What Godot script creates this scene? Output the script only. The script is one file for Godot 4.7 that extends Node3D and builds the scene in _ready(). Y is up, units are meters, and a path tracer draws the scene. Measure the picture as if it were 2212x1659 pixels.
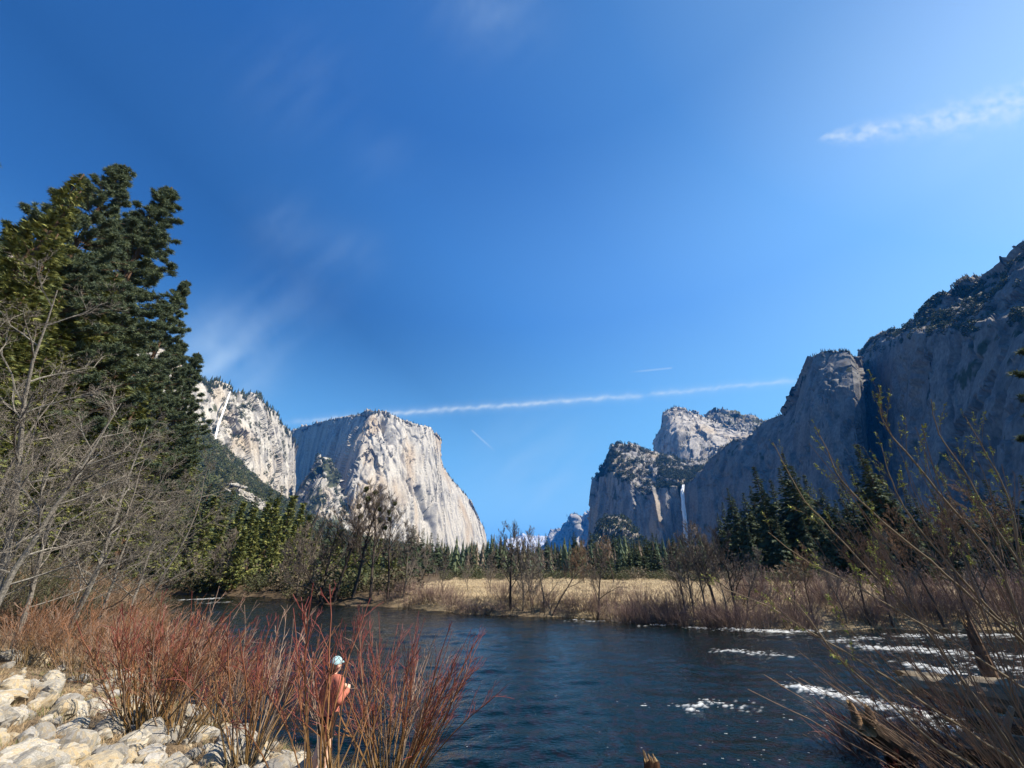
extends Node3D
# A river valley between granite walls, seen from the near bank.
# World: y up, metres, water level at y = 0, the viewer stands at x = z = 0 looking along -z.

const FOCAL := 858.97          # in pixels of a 2212 x 1659 print of the photograph
const MID := Vector2(1106.0, 829.5)
const PITCH := 0.42726         # 24.48 degrees upwards
const EYE := Vector3(0.0, 3.8, 0.0)

# ---------------------------------------------------------------- triangles
class Acc:
	var v := PackedVector3Array()
	var c := PackedColorArray()
	func tri(a: Vector3, b: Vector3, d: Vector3, col: Color) -> void:
		v.append(a); v.append(b); v.append(d)
		c.append(col); c.append(col); c.append(col)
	func stamp(shape: PackedVector3Array, xf: Transform3D, col: Color) -> void:
		v.append_array(xf * shape)
		var k := PackedColorArray()
		k.resize(shape.size())
		k.fill(col)
		c.append_array(k)
	func tube(pts: PackedVector3Array, r0: float, r1: float, sides: int, c0: Color, c1: Color, tip := false) -> void:
		var n := pts.size()
		if n < 2:
			return
		var prev := PackedVector3Array()
		var pc := c0
		for i in n:
			var t := float(i) / (n - 1)
			var dir := (pts[mini(i + 1, n - 1)] - pts[maxi(i - 1, 0)]).normalized()
			var side := dir.cross(Vector3(0.31, 0.12, 0.94)).normalized()
			var up := side.cross(dir)
			var r := lerpf(r0, r1, t)
			var cc := c0.lerp(c1, t)
			var ring := PackedVector3Array()
			for k in sides:
				var a := TAU * k / sides
				ring.append(pts[i] + (side * cos(a) + up * sin(a)) * r)
			if i > 0:
				for k in sides:
					var k2 := (k + 1) % sides
					v.append(prev[k]); v.append(ring[k]); v.append(prev[k2])
					v.append(prev[k2]); v.append(ring[k]); v.append(ring[k2])
					c.append(pc); c.append(cc); c.append(pc)
					c.append(pc); c.append(cc); c.append(cc)
			prev = ring
			pc = cc
		if tip:
			for k in sides:
				tri(prev[k], pts[n - 1] + (pts[n - 1] - pts[n - 2]).normalized() * r1 * 0.4, prev[(k + 1) % sides], c1)
	func mesh(m: Material) -> ArrayMesh:
		var a := []
		a.resize(Mesh.ARRAY_MAX)
		a[Mesh.ARRAY_VERTEX] = v
		a[Mesh.ARRAY_COLOR] = c
		var out := ArrayMesh.new()
		out.add_surface_from_arrays(Mesh.PRIMITIVE_TRIANGLES, a)
		out.surface_set_material(0, m)
		return out

var taken := {}
var rng := RandomNumberGenerator.new()
var n_big := FastNoiseLite.new()
var n_mid := FastNoiseLite.new()
var n_fine := FastNoiseLite.new()
var n_patch := FastNoiseLite.new()
var n_slab := FastNoiseLite.new()
var n_flake := FastNoiseLite.new()
var M := {}

# ---------------------------------------------------------------- the lens
func ray(px: float, py: float) -> Vector3:      # per metre of depth along the lens axis
	var xc := (px - MID.x) / FOCAL
	var yc := (MID.y - py) / FOCAL
	return Vector3(xc, sin(PITCH) + yc * cos(PITCH), -(cos(PITCH) - yc * sin(PITCH)))

func rayh(px: float, py: float) -> Vector3:     # per metre of horizontal distance
	var r := ray(px, py)
	return r / Vector2(r.x, r.z).length()

func at(px: float, py: float, d: float) -> Vector3:
	return EYE + rayh(px, py) * d

func on_ground(px: float, py: float) -> Vector3:
	var r := rayh(px, py)
	var d := 3.0
	for i in 400:
		var p := EYE + r * d
		var over := p.y - gh(p.x, p.z)
		if over <= 0.01:
			return Vector3(p.x, gh(p.x, p.z), p.z)
		d += clampf(over * 0.8, 0.05, 8.0)
	var q := EYE + r * d
	return Vector3(q.x, gh(q.x, q.z), q.z)

func seen_at(p: Vector3) -> Vector2:            # where a direction or point lies in the print
	var q := p - EYE
	var zc := -q.z * cos(PITCH) + q.y * sin(PITCH)
	return Vector2(MID.x + FOCAL * q.x / zc, MID.y - FOCAL * (q.y * cos(PITCH) + q.z * sin(PITCH)) / zc)

# ---------------------------------------------------------------- nodes
func numbered(called: String) -> String:
	if not taken.has(called):
		taken[called] = 0
		return called
	taken[called] += 1
	return "%s_%03d" % [called, taken[called]]

func thing(called: String, label: String, category: String, group := "") -> Node3D:
	var o := Node3D.new()
	o.name = numbered(called)
	add_child(o)
	tag(o, label, category, group)
	return o

func tag(o: Node, label: String, category: String, group := "", kind := "") -> void:
	if label: o.set_meta("label", label)
	if category: o.set_meta("category", category)
	if group: o.set_meta("group", group)
	if kind: o.set_meta("kind", kind)

func part(parent: Node, called: String, mesh: Mesh) -> MeshInstance3D:
	var o := MeshInstance3D.new()
	o.name = called
	o.mesh = mesh
	parent.add_child(o, true)
	return o

func single(called: String, mesh: Mesh, label: String, category: String, group := "", kind := "") -> MeshInstance3D:
	var o := MeshInstance3D.new()
	o.name = numbered(called)
	o.mesh = mesh
	add_child(o)
	tag(o, label, category, group, kind)
	return o

func copy_of(o: Node3D, label: String, group := "") -> Node3D:
	var c: Node3D = o.duplicate()
	var base := String(o.name)
	var cut := RegEx.create_from_string("_\\d{3}$").sub(base, "")
	c.name = numbered(cut)
	add_child(c)
	c.set_meta("label", label)
	if group: c.set_meta("group", group)
	return c

func many(called: String, mesh: Mesh, xfs: Array, cols: Array, label: String, category: String) -> void:
	if xfs.is_empty():
		return
	var mm := MultiMesh.new()
	mm.transform_format = MultiMesh.TRANSFORM_3D
	mm.use_colors = not cols.is_empty()
	mm.mesh = mesh
	mm.instance_count = xfs.size()
	for i in xfs.size():
		mm.set_instance_transform(i, xfs[i])
		if not cols.is_empty():
			mm.set_instance_color(i, cols[i])
	var o := MultiMeshInstance3D.new()
	o.name = numbered(called)
	o.multimesh = mm
	add_child(o)
	tag(o, label, category, "", "stuff")

func paint(rough: float, spec := 0.3, back := 0.0) -> StandardMaterial3D:
	var m := StandardMaterial3D.new()
	m.vertex_color_use_as_albedo = true
	m.roughness = rough
	m.metallic_specular = spec
	if back > 0.0:
		m.backlight_enabled = true
		m.backlight = Color(back, back, back).linear_to_srgb()
	return m

func noise(freq: float, octaves := 4, kind := FastNoiseLite.TYPE_SIMPLEX_SMOOTH, sd := 1) -> FastNoiseLite:
	var n := FastNoiseLite.new()
	n.noise_type = kind
	n.frequency = freq
	n.fractal_octaves = octaves
	n.seed = sd
	return n

func speckle(lo: float, hi: float, freq: float, sd: int, size := 512, octaves := 5) -> NoiseTexture2D:
	var t := NoiseTexture2D.new()
	t.width = size
	t.height = size
	t.seamless = true
	t.noise = noise(freq, octaves, FastNoiseLite.TYPE_SIMPLEX_SMOOTH, sd)
	var g := Gradient.new()
	g.set_color(0, Color(lo, lo, lo))
	g.set_color(1, Color(hi, hi, hi))
	t.color_ramp = g
	return t

func bumps(freq: float, strength: float, sd: int, size := 512, octaves := 5) -> NoiseTexture2D:
	var t := NoiseTexture2D.new()
	t.width = size
	t.height = size
	t.seamless = true
	t.as_normal_map = true
	t.bump_strength = strength
	t.noise = noise(freq, octaves, FastNoiseLite.TYPE_SIMPLEX_SMOOTH, sd)
	return t

func rv(a: float, b: float) -> float:
	return rng.randf_range(a, b)

func rdir() -> Vector3:
	return Vector3(rng.randfn(), rng.randfn(), rng.randfn()).normalized()

func shade(c: Color, by: float) -> Color:       # individual variation from one leaf or stem to the next
	var k := 1.0 + rv(-by, by)
	return Color(c.r * k, c.g * k, c.b * k)

# ---------------------------------------------------------------- sky
func sky_base(az: float, el: float, sun: Vector3) -> Color:
	var keys := [0.0, 5.0, 13.0, 33.0, 56.0, 90.0]
	var cols := [Vector3(0.42, 0.84, 1.20), Vector3(0.37, 0.80, 1.19), Vector3(0.252, 0.655, 1.13), Vector3(0.100, 0.340, 0.855), Vector3(0.037, 0.168, 0.535), Vector3(0.020, 0.09, 0.32)]
	var e := maxf(el, 0.0)
	var c := Vector3(0.02, 0.1, 0.4)
	for i in 5:
		if e >= keys[i] and e <= keys[i + 1]:
			var t: float = (e - keys[i]) / (keys[i + 1] - keys[i])
			t = t * t * (3.0 - 2.0 * t) * 0.35 + t * 0.65
			c = cols[i].lerp(cols[i + 1], t)
	var a := deg_to_rad(az)
	var b := deg_to_rad(el)
	var dir := Vector3(sin(a) * cos(b), sin(b), -cos(a) * cos(b))
	var ang := rad_to_deg(acos(clampf(dir.dot(sun), -1.0, 1.0)))
	var ak := [0.0, 6.0, 18.0, 28.0, 40.0, 55.0, 70.0, 86.0, 110.0, 180.0]
	var am := [Vector3(16, 8.0, 3.5), Vector3(12, 5.0, 2.4), Vector3(5.6, 2.5, 1.55), Vector3(4.2, 2.15, 1.40), Vector3(2.2, 1.58, 1.25), Vector3(1.35, 1.15, 1.05), Vector3(0.80, 0.83, 0.84), Vector3(0.34, 0.43, 0.50), Vector3(0.34, 0.45, 0.55), Vector3(0.6, 0.7, 0.78)]
	var m := Vector3.ONE
	for i in 9:
		if ang >= ak[i] and ang <= ak[i + 1]:
			m = am[i].lerp(am[i + 1], (ang - ak[i]) / (ak[i + 1] - ak[i]))
	var w := smoothstep(4.0, 36.0, el)
	m = Vector3.ONE.lerp(m, lerpf(0.25, 1.0, w))
	c *= m
	return Color(c.x, c.y, c.z)

func seg_near(p: Vector2, pts: Array) -> Vector3:   # (distance signed by side, share along, index)
	var best := 1e9
	var out := Vector3(1e9, 0, 0)
	for i in pts.size() - 1:
		var a: Vector2 = pts[i]
		var b: Vector2 = pts[i + 1]
		var t := clampf((p - a).dot(b - a) / (b - a).length_squared(), 0.0, 1.0)
		var d := p.distance_to(a.lerp(b, t))
		if d < best:
			best = d
			out = Vector3(d * signf((b - a).cross(p - a)), t, i)
	return out

func make_sky(sun: Vector3) -> Image:
	var W := 512
	var H := 256
	var pad := 16
	var lo := Image.create(W + 2 * pad, H, false, Image.FORMAT_RGBF)
	var wisp := noise(0.006, 5, FastNoiseLite.TYPE_SIMPLEX_SMOOTH, 11)
	var blobs := [[470.0, 785.0, 85.0, 0.42], [560.0, 700.0, 90.0, 0.06], [650.0, 620.0, 80.0, 0.04], [760.0, 545.0, 50.0, 0.06], [610.0, 485.0, 60.0, 0.07], [1060.0, 15.0, 95.0, 0.10], [1160.0, 1010.0, 95.0, 0.16], [830.0, 340.0, 60.0, 0.03], [640.0, 170.0, 110.0, 0.04], [2080.0, 290.0, 110.0, 0.05]]
	for j in H:
		var el := 90.0 - (j + 0.5) / H * 180.0
		for i in W + 2 * pad:
			var az := ((i - pad) + 0.5) / W * 360.0
			var c := sky_base(az, el, sun)
			if el > 1.0:
				var a := deg_to_rad(az)
				var b := deg_to_rad(el)
				var dir := Vector3(sin(a) * cos(b), sin(b), -cos(a) * cos(b))
				if dir.z < 0.2 and -dir.z * cos(PITCH) + dir.y * sin(PITCH) > 0.3:
					var p := seen_at(EYE + dir)
					var s := 0.0
					for q in blobs:
						var d = Vector2((p.x - q[0]) * 0.85, p.y - q[1]).length() / q[2]
						if d < 2.2:
							s += q[3] * exp(-d * d) * clampf(0.8 + 0.9 * wisp.get_noise_2d(p.x * 1.3 + p.y * 0.6, p.y * 1.7 + p.x * 0.9), 0.0, 1.7)
					c = c.lerp(Color(0.62, 0.82, 1.02), clampf(s, 0.0, 0.9))
			lo.set_pixel(i, j, c)
	var full := 4096
	var k := full / W
	lo.resize((W + 2 * pad) * k, H * k, Image.INTERPOLATE_CUBIC)
	var im := lo.get_region(Rect2i(pad * k, 0, full, H * k))
	# vapour trails and the broken cirrus band: drawn finely, by direction
	var trail := [Vector2(560, 917), Vector2(715, 905), Vector2(850, 893), Vector2(1000, 882), Vector2(1150, 872), Vector2(1290, 860), Vector2(1380, 855), Vector2(1500, 843), Vector2(1600, 833), Vector2(1725, 822), Vector2(1850, 809)]
	var thin := [Vector2(1020, 930), Vector2(1045, 953), Vector2(1070, 975)]
	var thin2 := [Vector2(1360, 804), Vector2(1410, 799), Vector2(1450, 795)]
	var band := [Vector2(1750, 300), Vector2(1850, 288), Vector2(1960, 268), Vector2(2060, 248), Vector2(2150, 225), Vector2(2260, 198), Vector2(2420, 160)]
	var rag := noise(0.028, 4, FastNoiseLite.TYPE_SIMPLEX_SMOOTH, 5)
	var rag2 := noise(0.012, 3, FastNoiseLite.TYPE_SIMPLEX_SMOOTH, 8)
	var jobs := [[Vector2(-38, 12), Vector2(44, 26)], [Vector2(30, 30), Vector2(66, 44)]]
	for jb in jobs:
		var a0: Vector2 = jb[0]
		var a1: Vector2 = jb[1]
		for j in range(int((90.0 - a1.y) / 180.0 * 2048), int((90.0 - a0.y) / 180.0 * 2048)):
			var el := deg_to_rad(90.0 - (j + 0.5) / 2048.0 * 180.0)
			for i in range(int(a0.x / 360.0 * full), int(a1.x / 360.0 * full)):
				var az := (i + 0.5) / full * TAU
				var dir := Vector3(sin(az) * cos(el), sin(el), -cos(az) * cos(el))
				var p := seen_at(EYE + dir)
				var s := 0.0
				if jb == jobs[0]:
					var t := seg_near(p, trail)
					if absf(t.x) < 22.0:
						var wid := 4.2 + 2.2 * rag.get_noise_2d(p.x * 0.7, 3.0)
						var off := t.x + 3.0 * rag.get_noise_2d(p.x, 40.0)
						var gap := lerpf(0.35, 1.0, smoothstep(4.0, 22.0, absf(p.x - 1398.0)))
						var fade := smoothstep(560.0, 760.0, p.x) * (1.0 - smoothstep(1690.0, 1760.0, p.x)) * lerpf(1.0, 0.6, smoothstep(1000.0, 1700.0, p.x))
						s += 0.40 * exp(-off * off / (wid * wid)) * gap * fade * clampf(0.85 + 0.7 * rag.get_noise_2d(p.x * 1.5 + p.y, p.y * 1.5), 0.25, 1.3)
						s += 0.10 * exp(-off * off / 120.0) * gap * fade
					var t2 := seg_near(p, thin)
					if absf(t2.x) < 6.0:
						s += 0.26 * exp(-t2.x * t2.x / 2.2) * smoothstep(1075.0, 1045.0, p.x)
					var t3 := seg_near(p, thin2)
					if absf(t3.x) < 6.0:
						s += 0.24 * exp(-t3.x * t3.x / 2.2) * smoothstep(1355.0, 1400.0, p.x)
				else:
					var t4 := seg_near(p, band)
					if absf(t4.x) < 120.0:
						var along := clampf((p.x - 1760.0) / 450.0, 0.0, 1.3)
						var wid4 := 9.0 + 30.0 * along
						var off4 := t4.x - 8.0 * along + 8.0 * rag2.get_noise_2d(p.x, p.y)
						var tex := clampf(0.45 + 0.75 * rag.get_noise_2d(p.x * 0.6 + p.y * 0.7, p.y * 0.9 - p.x * 0.35) + 0.3 * rag.get_noise_2d(p.x * 1.6 + 90.0, p.y * 1.6), 0.05, 1.2)
						s += 0.62 * exp(-off4 * off4 / (wid4 * wid4)) * tex * smoothstep(1755.0, 1800.0, p.x)
				if s > 0.004:
					var x := posmod(i, full)
					im.set_pixel(x, j, im.get_pixel(x, j).lerp(Color(0.82, 0.93, 1.0), clampf(s, 0.0, 0.9)))
	return im

# ---------------------------------------------------------------- ground
var near_shore: Array[Vector2] = [Vector2(-140, -66), Vector2(-60, -57), Vector2(-40, -50), Vector2(-31, -40), Vector2(-20, -27), Vector2(-14.5, -20), Vector2(-10.5, -15.5), Vector2(-6.7, -12.9), Vector2(-4.4, -11.5), Vector2(-2.3, -10.3), Vector2(-0.2, -8.5), Vector2(3.0, -7.4), Vector2(8.0, -7.2), Vector2(14.0, -6.6), Vector2(25.0, -5.0), Vector2(60.0, -2.0), Vector2(160, 10)]
var far_shore: Array[Vector2] = [Vector2(-140, -80), Vector2(-60, -67), Vector2(-40, -61.5), Vector2(-33, -58.5), Vector2(-26, -53), Vector2(-20, -48), Vector2(-11.3, -44.6), Vector2(-4.2, -38.5), Vector2(1.7, -37), Vector2(6.9, -35.3), Vector2(12.5, -31.7), Vector2(17.8, -30.0), Vector2(22, -29.6), Vector2(26.4, -29.6), Vector2(34, -29), Vector2(60, -27), Vector2(160, -20)]
var hummock := FastNoiseLite.new()

func shore_y(line: Array[Vector2], x: float) -> float:
	for i in line.size() - 1:
		if x <= line[i + 1].x:
			return lerpf(line[i].y, line[i + 1].y, clampf((x - line[i].x) / (line[i + 1].x - line[i].x), 0.0, 1.0))
	return line[line.size() - 1].y

func shore_gap(line: Array[Vector2], p: Vector2) -> float:
	var best := 1e9
	for i in line.size() - 1:
		var a := line[i]
		var e := line[i + 1] - a
		var t := clampf((p - a).dot(e) / e.length_squared(), 0.0, 1.0)
		best = minf(best, p.distance_squared_to(a + e * t))
	return sqrt(best)

func gh(x: float, z: float) -> float:
	var p := Vector2(x, z)
	var zn := shore_y(near_shore, x)
	var zf := shore_y(far_shore, x)
	if z > zn:
		var s := shore_gap(near_shore, p)
		return -0.25 + 0.75 * smoothstep(0.0, 1.4, s) + 1.7 * smoothstep(0.6, 9.0, s) + hummock.get_noise_2d(x * 2.0, z * 2.0) * 0.10 * smoothstep(0.5, 2.0, s)
	if z < zf:
		var s2 := shore_gap(far_shore, p) if z > zf - 30.0 else 30.0
		return -0.25 + 1.35 * smoothstep(0.0, 2.6, s2) + hummock.get_noise_2d(x * 0.5, z * 0.5) * 0.22 * smoothstep(2.0, 8.0, s2)
	return -0.25 - 0.6 * smoothstep(0.0, 3.0, minf(absf(z - zn), absf(z - zf)))

func grid_mesh(pos: PackedVector3Array, cols: PackedColorArray, nu: int, nv: int, mat: Material) -> ArrayMesh:
	var nor := PackedVector3Array()
	nor.resize(pos.size())
	for j in nv:
		for i in nu:
			var a := pos[j * nu + mini(i + 1, nu - 1)] - pos[j * nu + maxi(i - 1, 0)]
			var b := pos[mini(j + 1, nv - 1) * nu + i] - pos[maxi(j - 1, 0) * nu + i]
			nor[j * nu + i] = b.cross(a).normalized()
	var idx := PackedInt32Array()
	idx.resize((nu - 1) * (nv - 1) * 6)
	var k := 0
	for j in nv - 1:
		for i in nu - 1:
			var o := j * nu + i
			idx[k] = o; idx[k + 1] = o + 1; idx[k + 2] = o + nu
			idx[k + 3] = o + 1; idx[k + 4] = o + nu + 1; idx[k + 5] = o + nu
			k += 6
	var a2 := []
	a2.resize(Mesh.ARRAY_MAX)
	a2[Mesh.ARRAY_VERTEX] = pos
	a2[Mesh.ARRAY_NORMAL] = nor
	a2[Mesh.ARRAY_COLOR] = cols
	a2[Mesh.ARRAY_INDEX] = idx
	var m := ArrayMesh.new()
	m.add_surface_from_arrays(Mesh.PRIMITIVE_TRIANGLES, a2)
	m.surface_set_material(0, mat)
	return m

func make_ground() -> void:
	var nu := 300
	var nv := 190
	var pos := PackedVector3Array()
	var col := PackedColorArray()
	for j in nv:
		var r := 0.6 * pow(17000.0 / 0.6, pow(float(j) / (nv - 1), 1.25))
		for i in nu:
			var a := PI - TAU * i / (nu - 1)
			var x := r * sin(a)
			var z := -r * cos(a)
			var y := gh(x, z)
			pos.append(Vector3(x, y, z))
			var n := n_patch.get_noise_2d(x * 6.0, z * 6.0)
			var c: Color
			if z < shore_y(far_shore, x):
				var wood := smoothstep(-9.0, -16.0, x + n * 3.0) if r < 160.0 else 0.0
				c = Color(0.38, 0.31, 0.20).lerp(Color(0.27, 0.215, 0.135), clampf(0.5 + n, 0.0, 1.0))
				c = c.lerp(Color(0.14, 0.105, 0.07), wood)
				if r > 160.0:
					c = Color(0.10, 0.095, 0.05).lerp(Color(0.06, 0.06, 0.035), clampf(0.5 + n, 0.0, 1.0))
			else:
				c = Color(0.16, 0.115, 0.075).lerp(Color(0.26, 0.21, 0.15), clampf(0.5 + n * 1.4, 0.0, 1.0))
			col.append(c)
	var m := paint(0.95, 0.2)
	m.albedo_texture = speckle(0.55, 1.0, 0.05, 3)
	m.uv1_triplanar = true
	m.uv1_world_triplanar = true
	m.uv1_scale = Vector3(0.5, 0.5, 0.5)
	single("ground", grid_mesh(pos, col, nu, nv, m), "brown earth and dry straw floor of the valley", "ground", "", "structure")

func make_river() -> void:
	var nu := 640
	var nv := 420
	var pos := PackedVector3Array()
	var col := PackedColorArray()
	var w1 := noise(0.30, 3, FastNoiseLite.TYPE_SIMPLEX_SMOOTH, 21)
	var w2 := noise(0.95, 3, FastNoiseLite.TYPE_SIMPLEX_SMOOTH, 22)
	var calm := noise(0.05, 2, FastNoiseLite.TYPE_SIMPLEX_SMOOTH, 23)
	var froth := noise(1.6, 5, FastNoiseLite.TYPE_SIMPLEX_SMOOTH, 24)
	# where the current breaks: (x, z) ends in metres found from the photograph, half width, strength
	var crests := []
	for q in [[1570, 1359, 1700, 1366, 0.55, 1.0], [1700, 1366, 1790, 1364, 0.40, 0.7], [1490, 1356, 1560, 1362, 0.25, 0.6], [1380, 1352, 1460, 1350, 0.25, 0.55], [1230, 1341, 1360, 1345, 0.25, 0.5], [1560, 1406, 1690, 1418, 0.45, 0.62], [1482, 1534, 1530, 1519, 0.22, 0.72], [1510, 1524, 1600, 1526, 0.5, 0.26],
		[1870, 1400, 2040, 1408, 0.7, 0.95], [2030, 1408, 2200, 1418, 0.8, 0.6], [1800, 1386, 1900, 1379, 0.5, 0.6], [1950, 1375, 2212, 1372, 0.6, 0.7], [1985, 1440, 2090, 1462, 0.6, 1.0], [2080, 1440, 2260, 1450, 1.0, 0.5], [1735, 1488, 1880, 1520, 0.42, 1.0], [1880, 1520, 2000, 1545, 0.5, 0.8], [1985, 1560, 2080, 1590, 0.5, 0.7], [380, 1297, 470, 1293, 0.8, 0.8], [430, 1304, 500, 1300, 0.7, 0.45]]:
		var r0 := rayh(q[0], q[1])
		var r1 := rayh(q[2], q[3])
		var e0 := EYE + r0 * (EYE.y / -r0.y)
		var e1 := EYE + r1 * (EYE.y / -r1.y)
		crests.append([Vector2(e0.x, e0.z), Vector2(e1.x, e1.z), q[4], q[5]])
	for j in nv:
		var r := 5.5 * pow(150.0 / 5.5, float(j) / (nv - 1))
		for i in nu:
			var a := deg_to_rad(76.0 - 152.0 * i / (nu - 1))
			var x := r * sin(a)
			var z := -r * cos(a)
			# ripples lie along the current, which runs from left to right; rougher towards the rapids
			var rough := lerpf(0.72, 0.5, smoothstep(0.0, 12.0, x)) * clampf(0.85 + 0.9 * calm.get_noise_2d(x * 0.6, z * 1.4), 0.35, 1.5)
			var y := 0.11 * rough * w1.get_noise_2d(x * 0.6 + z * 0.15, z * 1.4) + 0.075 * rough * w2.get_noise_2d(x * 0.55, z * 1.3)
			var f := 0.0
			var p := Vector2(x, z)
			for q in crests:
				var c0: Vector2 = q[0]
				var c1: Vector2 = q[1]
				var w: float = q[2]
				if x < minf(c0.x, c1.x) - w * 3.0 or x > maxf(c0.x, c1.x) + w * 3.0 or z < minf(c0.y, c1.y) - w * 2.5 or z > maxf(c0.y, c1.y) + w * 2.5:
					continue
				var t := clampf((p - c0).dot(c1 - c0) / (c1 - c0).length_squared(), 0.0, 1.0)
				var d := p.distance_to(c0.lerp(c1, t)) / w
				f = maxf(f, q[3] * exp(-d * d))
			var grain := froth.get_noise_2d(x * 0.8, z * 2.0)
			var grain2 := froth.get_noise_2d(x * 3.0 + 70.0, z * 5.0)
			var foam := clampf((f * 1.1 + grain * 0.8 + grain2 * 1.3 - 0.62) * 1.7, 0.0, 0.95) if f > 0.03 else 0.0
			foam = maxf(foam, clampf((grain2 + 0.5 * grain + 0.24 * smoothstep(4.0, 20.0, x) - 0.86) * 4.0, 0.0, 0.6))
			y += 0.09 * f * (0.5 + grain2) + foam * 0.012
			pos.append(Vector3(x, y, z))
			var b := clampf(0.5 + 1.6 * n_patch.get_noise_2d(x * 9.0, z * 9.0), 0.0, 1.0)
			var bed := Color(0.002, 0.004, 0.005).lerp(Color(0.008, 0.006, 0.004), b * b)
			col.append(bed.lerp(Color(0.52, 0.55, 0.57), foam))
	var m := paint(0.06, 0.26)
	m.normal_enabled = true
	m.normal_texture = bumps(0.02, 5.0, 4, 1024, 4)
	m.normal_scale = 1.0
	m.uv1_triplanar = true
	m.uv1_world_triplanar = true
	m.uv1_scale = Vector3(0.22, 0.3, 0.45)
	single("river", grid_mesh(pos, col, nu, nv, m), "dark fast river with blue sky reflections and rippled surface", "river", "", "structure")

# ---------------------------------------------------------------- cliffs
func cliff(called: String, label: String, ctrl: Array, spans: Array, nu: int, o: Dictionary) -> Dictionary:
	# ctrl: rows of (px, py, distance) from the ridge down; spans: divisions between rows, back slope first
	var rows := []
	for r in ctrl:
		var w := []
		for q in r:
			w.append(at(q[0], q[1], q[2]))
		rows.append(w)
	var back1 := []
	var back2 := []
	for p in rows[0]:
		var out := Vector3(p.x, 0, p.z).normalized()
		back1.append(p + out * o.get("crest", 120.0) - Vector3(0, o.get("crest", 120.0) * 0.12, 0))
		back2.append(Vector3(p.x, p.y * 0.35, p.z) + out * 700.0)
	rows.push_front(back1)
	rows.push_front(back2)
	if o.get("foot", true):
		var last: Array = rows[rows.size() - 1]
		var foot := []
		for p in last:
			foot.append(Vector3(p.x, -5.0, p.z))
		rows.append(foot)
	var nc: int = rows[0].size()
	var pos := PackedVector3Array()
	for s in rows.size() - 1:
		var n: int = spans[s]
		for j in (n + 1 if s == rows.size() - 2 else n):
			var t := float(j) / n
			for i in nu:
				var f := float(i) / (nu - 1) * (nc - 1)
				var k := mini(int(f), nc - 2)
				var g := f - k
				var top: Vector3 = rows[s][k].lerp(rows[s][k + 1], g)
				var bot: Vector3 = rows[s + 1][k].lerp(rows[s + 1][k + 1], g)
				pos.append(top.lerp(bot, t))
	var nv: int = pos.size() / nu
	var ribs: Array = o.get("ribs", [])
	var amp: float = o.get("amp", 1.0)
	var sy: float = o.get("stretch", 0.22)
	var fs: float = o.get("fs", 1.0)
	var lean: float = o.get("lean", 0.0)
	var c_light: Color = o.get("light", Color(0.47, 0.45, 0.42))
	var c_dark: Color = o.get("dark", Color(0.26, 0.255, 0.25))
	var c_warm: Color = o.get("warm", Color(0.50, 0.41, 0.30))
	var c_green: Color = o.get("green", Color(0.055, 0.07, 0.03))
	var veg: float = o.get("veg", 0.0)
	var out_pos := PackedVector3Array()
	out_pos.resize(pos.size())
	var col := PackedColorArray()
	col.resize(pos.size())
	for j in nv:
		for i in nu:
			var at_i := j * nu + i
			var p := pos[at_i]
			var a := pos[j * nu + mini(i + 2, nu - 1)] - pos[j * nu + maxi(i - 2, 0)]
			var b := pos[mini(j + 2, nv - 1) * nu + i] - pos[maxi(j - 2, 0) * nu + i]
			var n := b.cross(a).normalized()
			if n.dot(EYE - p) < 0.0 and j > spans[0] + spans[1]:
				n = -n
			var q := Vector3(p.x + lean * p.y, p.y * sy, p.z) * fs
			var big := n_big.get_noise_3dv(q)
			var mid := n_mid.get_noise_3dv(q)
			var fin := n_fine.get_noise_3dv(Vector3(p.x, p.y * 0.45, p.z) * fs)
			var crack := 1.0 - absf(n_big.get_noise_3d(q.x * 1.7 + 900.0, q.y * 1.5, q.z * 1.7)) * 11.0
			var slab := n_slab.get_noise_3dv(q)
			var flake := n_flake.get_noise_3dv(q)
			var push := (big * 48.0 + mid * 6.0 + fin * 2.2 + slab * 26.0 + flake * 9.0 - maxf(crack, 0.0) * 26.0) * amp
			push *= lerpf(1.0, o.get("calm", 1.0), smoothstep(o.get("calm_from", 2.0), o.get("calm_from", 2.0) + 0.06, float(i) / nu))
			var sp := seen_at(p)
			for rb in ribs:
				var t := seg_near(sp, [rb[0], rb[1]])
				if absf(t.x) < rb[2] * 2.5:
					push += rb[3] * exp(-t.x * t.x / (rb[2] * rb[2]))
			out_pos[at_i] = p + n * push
			var streak := n_mid.get_noise_3d(q.x * 1.9, q.y * 0.55, q.z * 1.9 + 300.0)
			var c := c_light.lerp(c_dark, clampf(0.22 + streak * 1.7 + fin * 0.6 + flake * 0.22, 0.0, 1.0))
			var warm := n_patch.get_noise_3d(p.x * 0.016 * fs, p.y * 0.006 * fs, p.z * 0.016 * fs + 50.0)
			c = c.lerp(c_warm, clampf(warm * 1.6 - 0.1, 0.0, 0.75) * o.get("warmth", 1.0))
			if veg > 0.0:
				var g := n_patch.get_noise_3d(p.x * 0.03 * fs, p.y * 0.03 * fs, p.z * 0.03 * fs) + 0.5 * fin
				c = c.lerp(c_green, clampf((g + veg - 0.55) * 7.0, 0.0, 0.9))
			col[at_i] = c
	var m: Material = M.rock
	var mesh := grid_mesh(out_pos, col, nu, nv, m)
	single(called, mesh, label, "cliff", "", "structure")
	return {"pos": out_pos, "nu": nu, "nv": nv}

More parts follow.
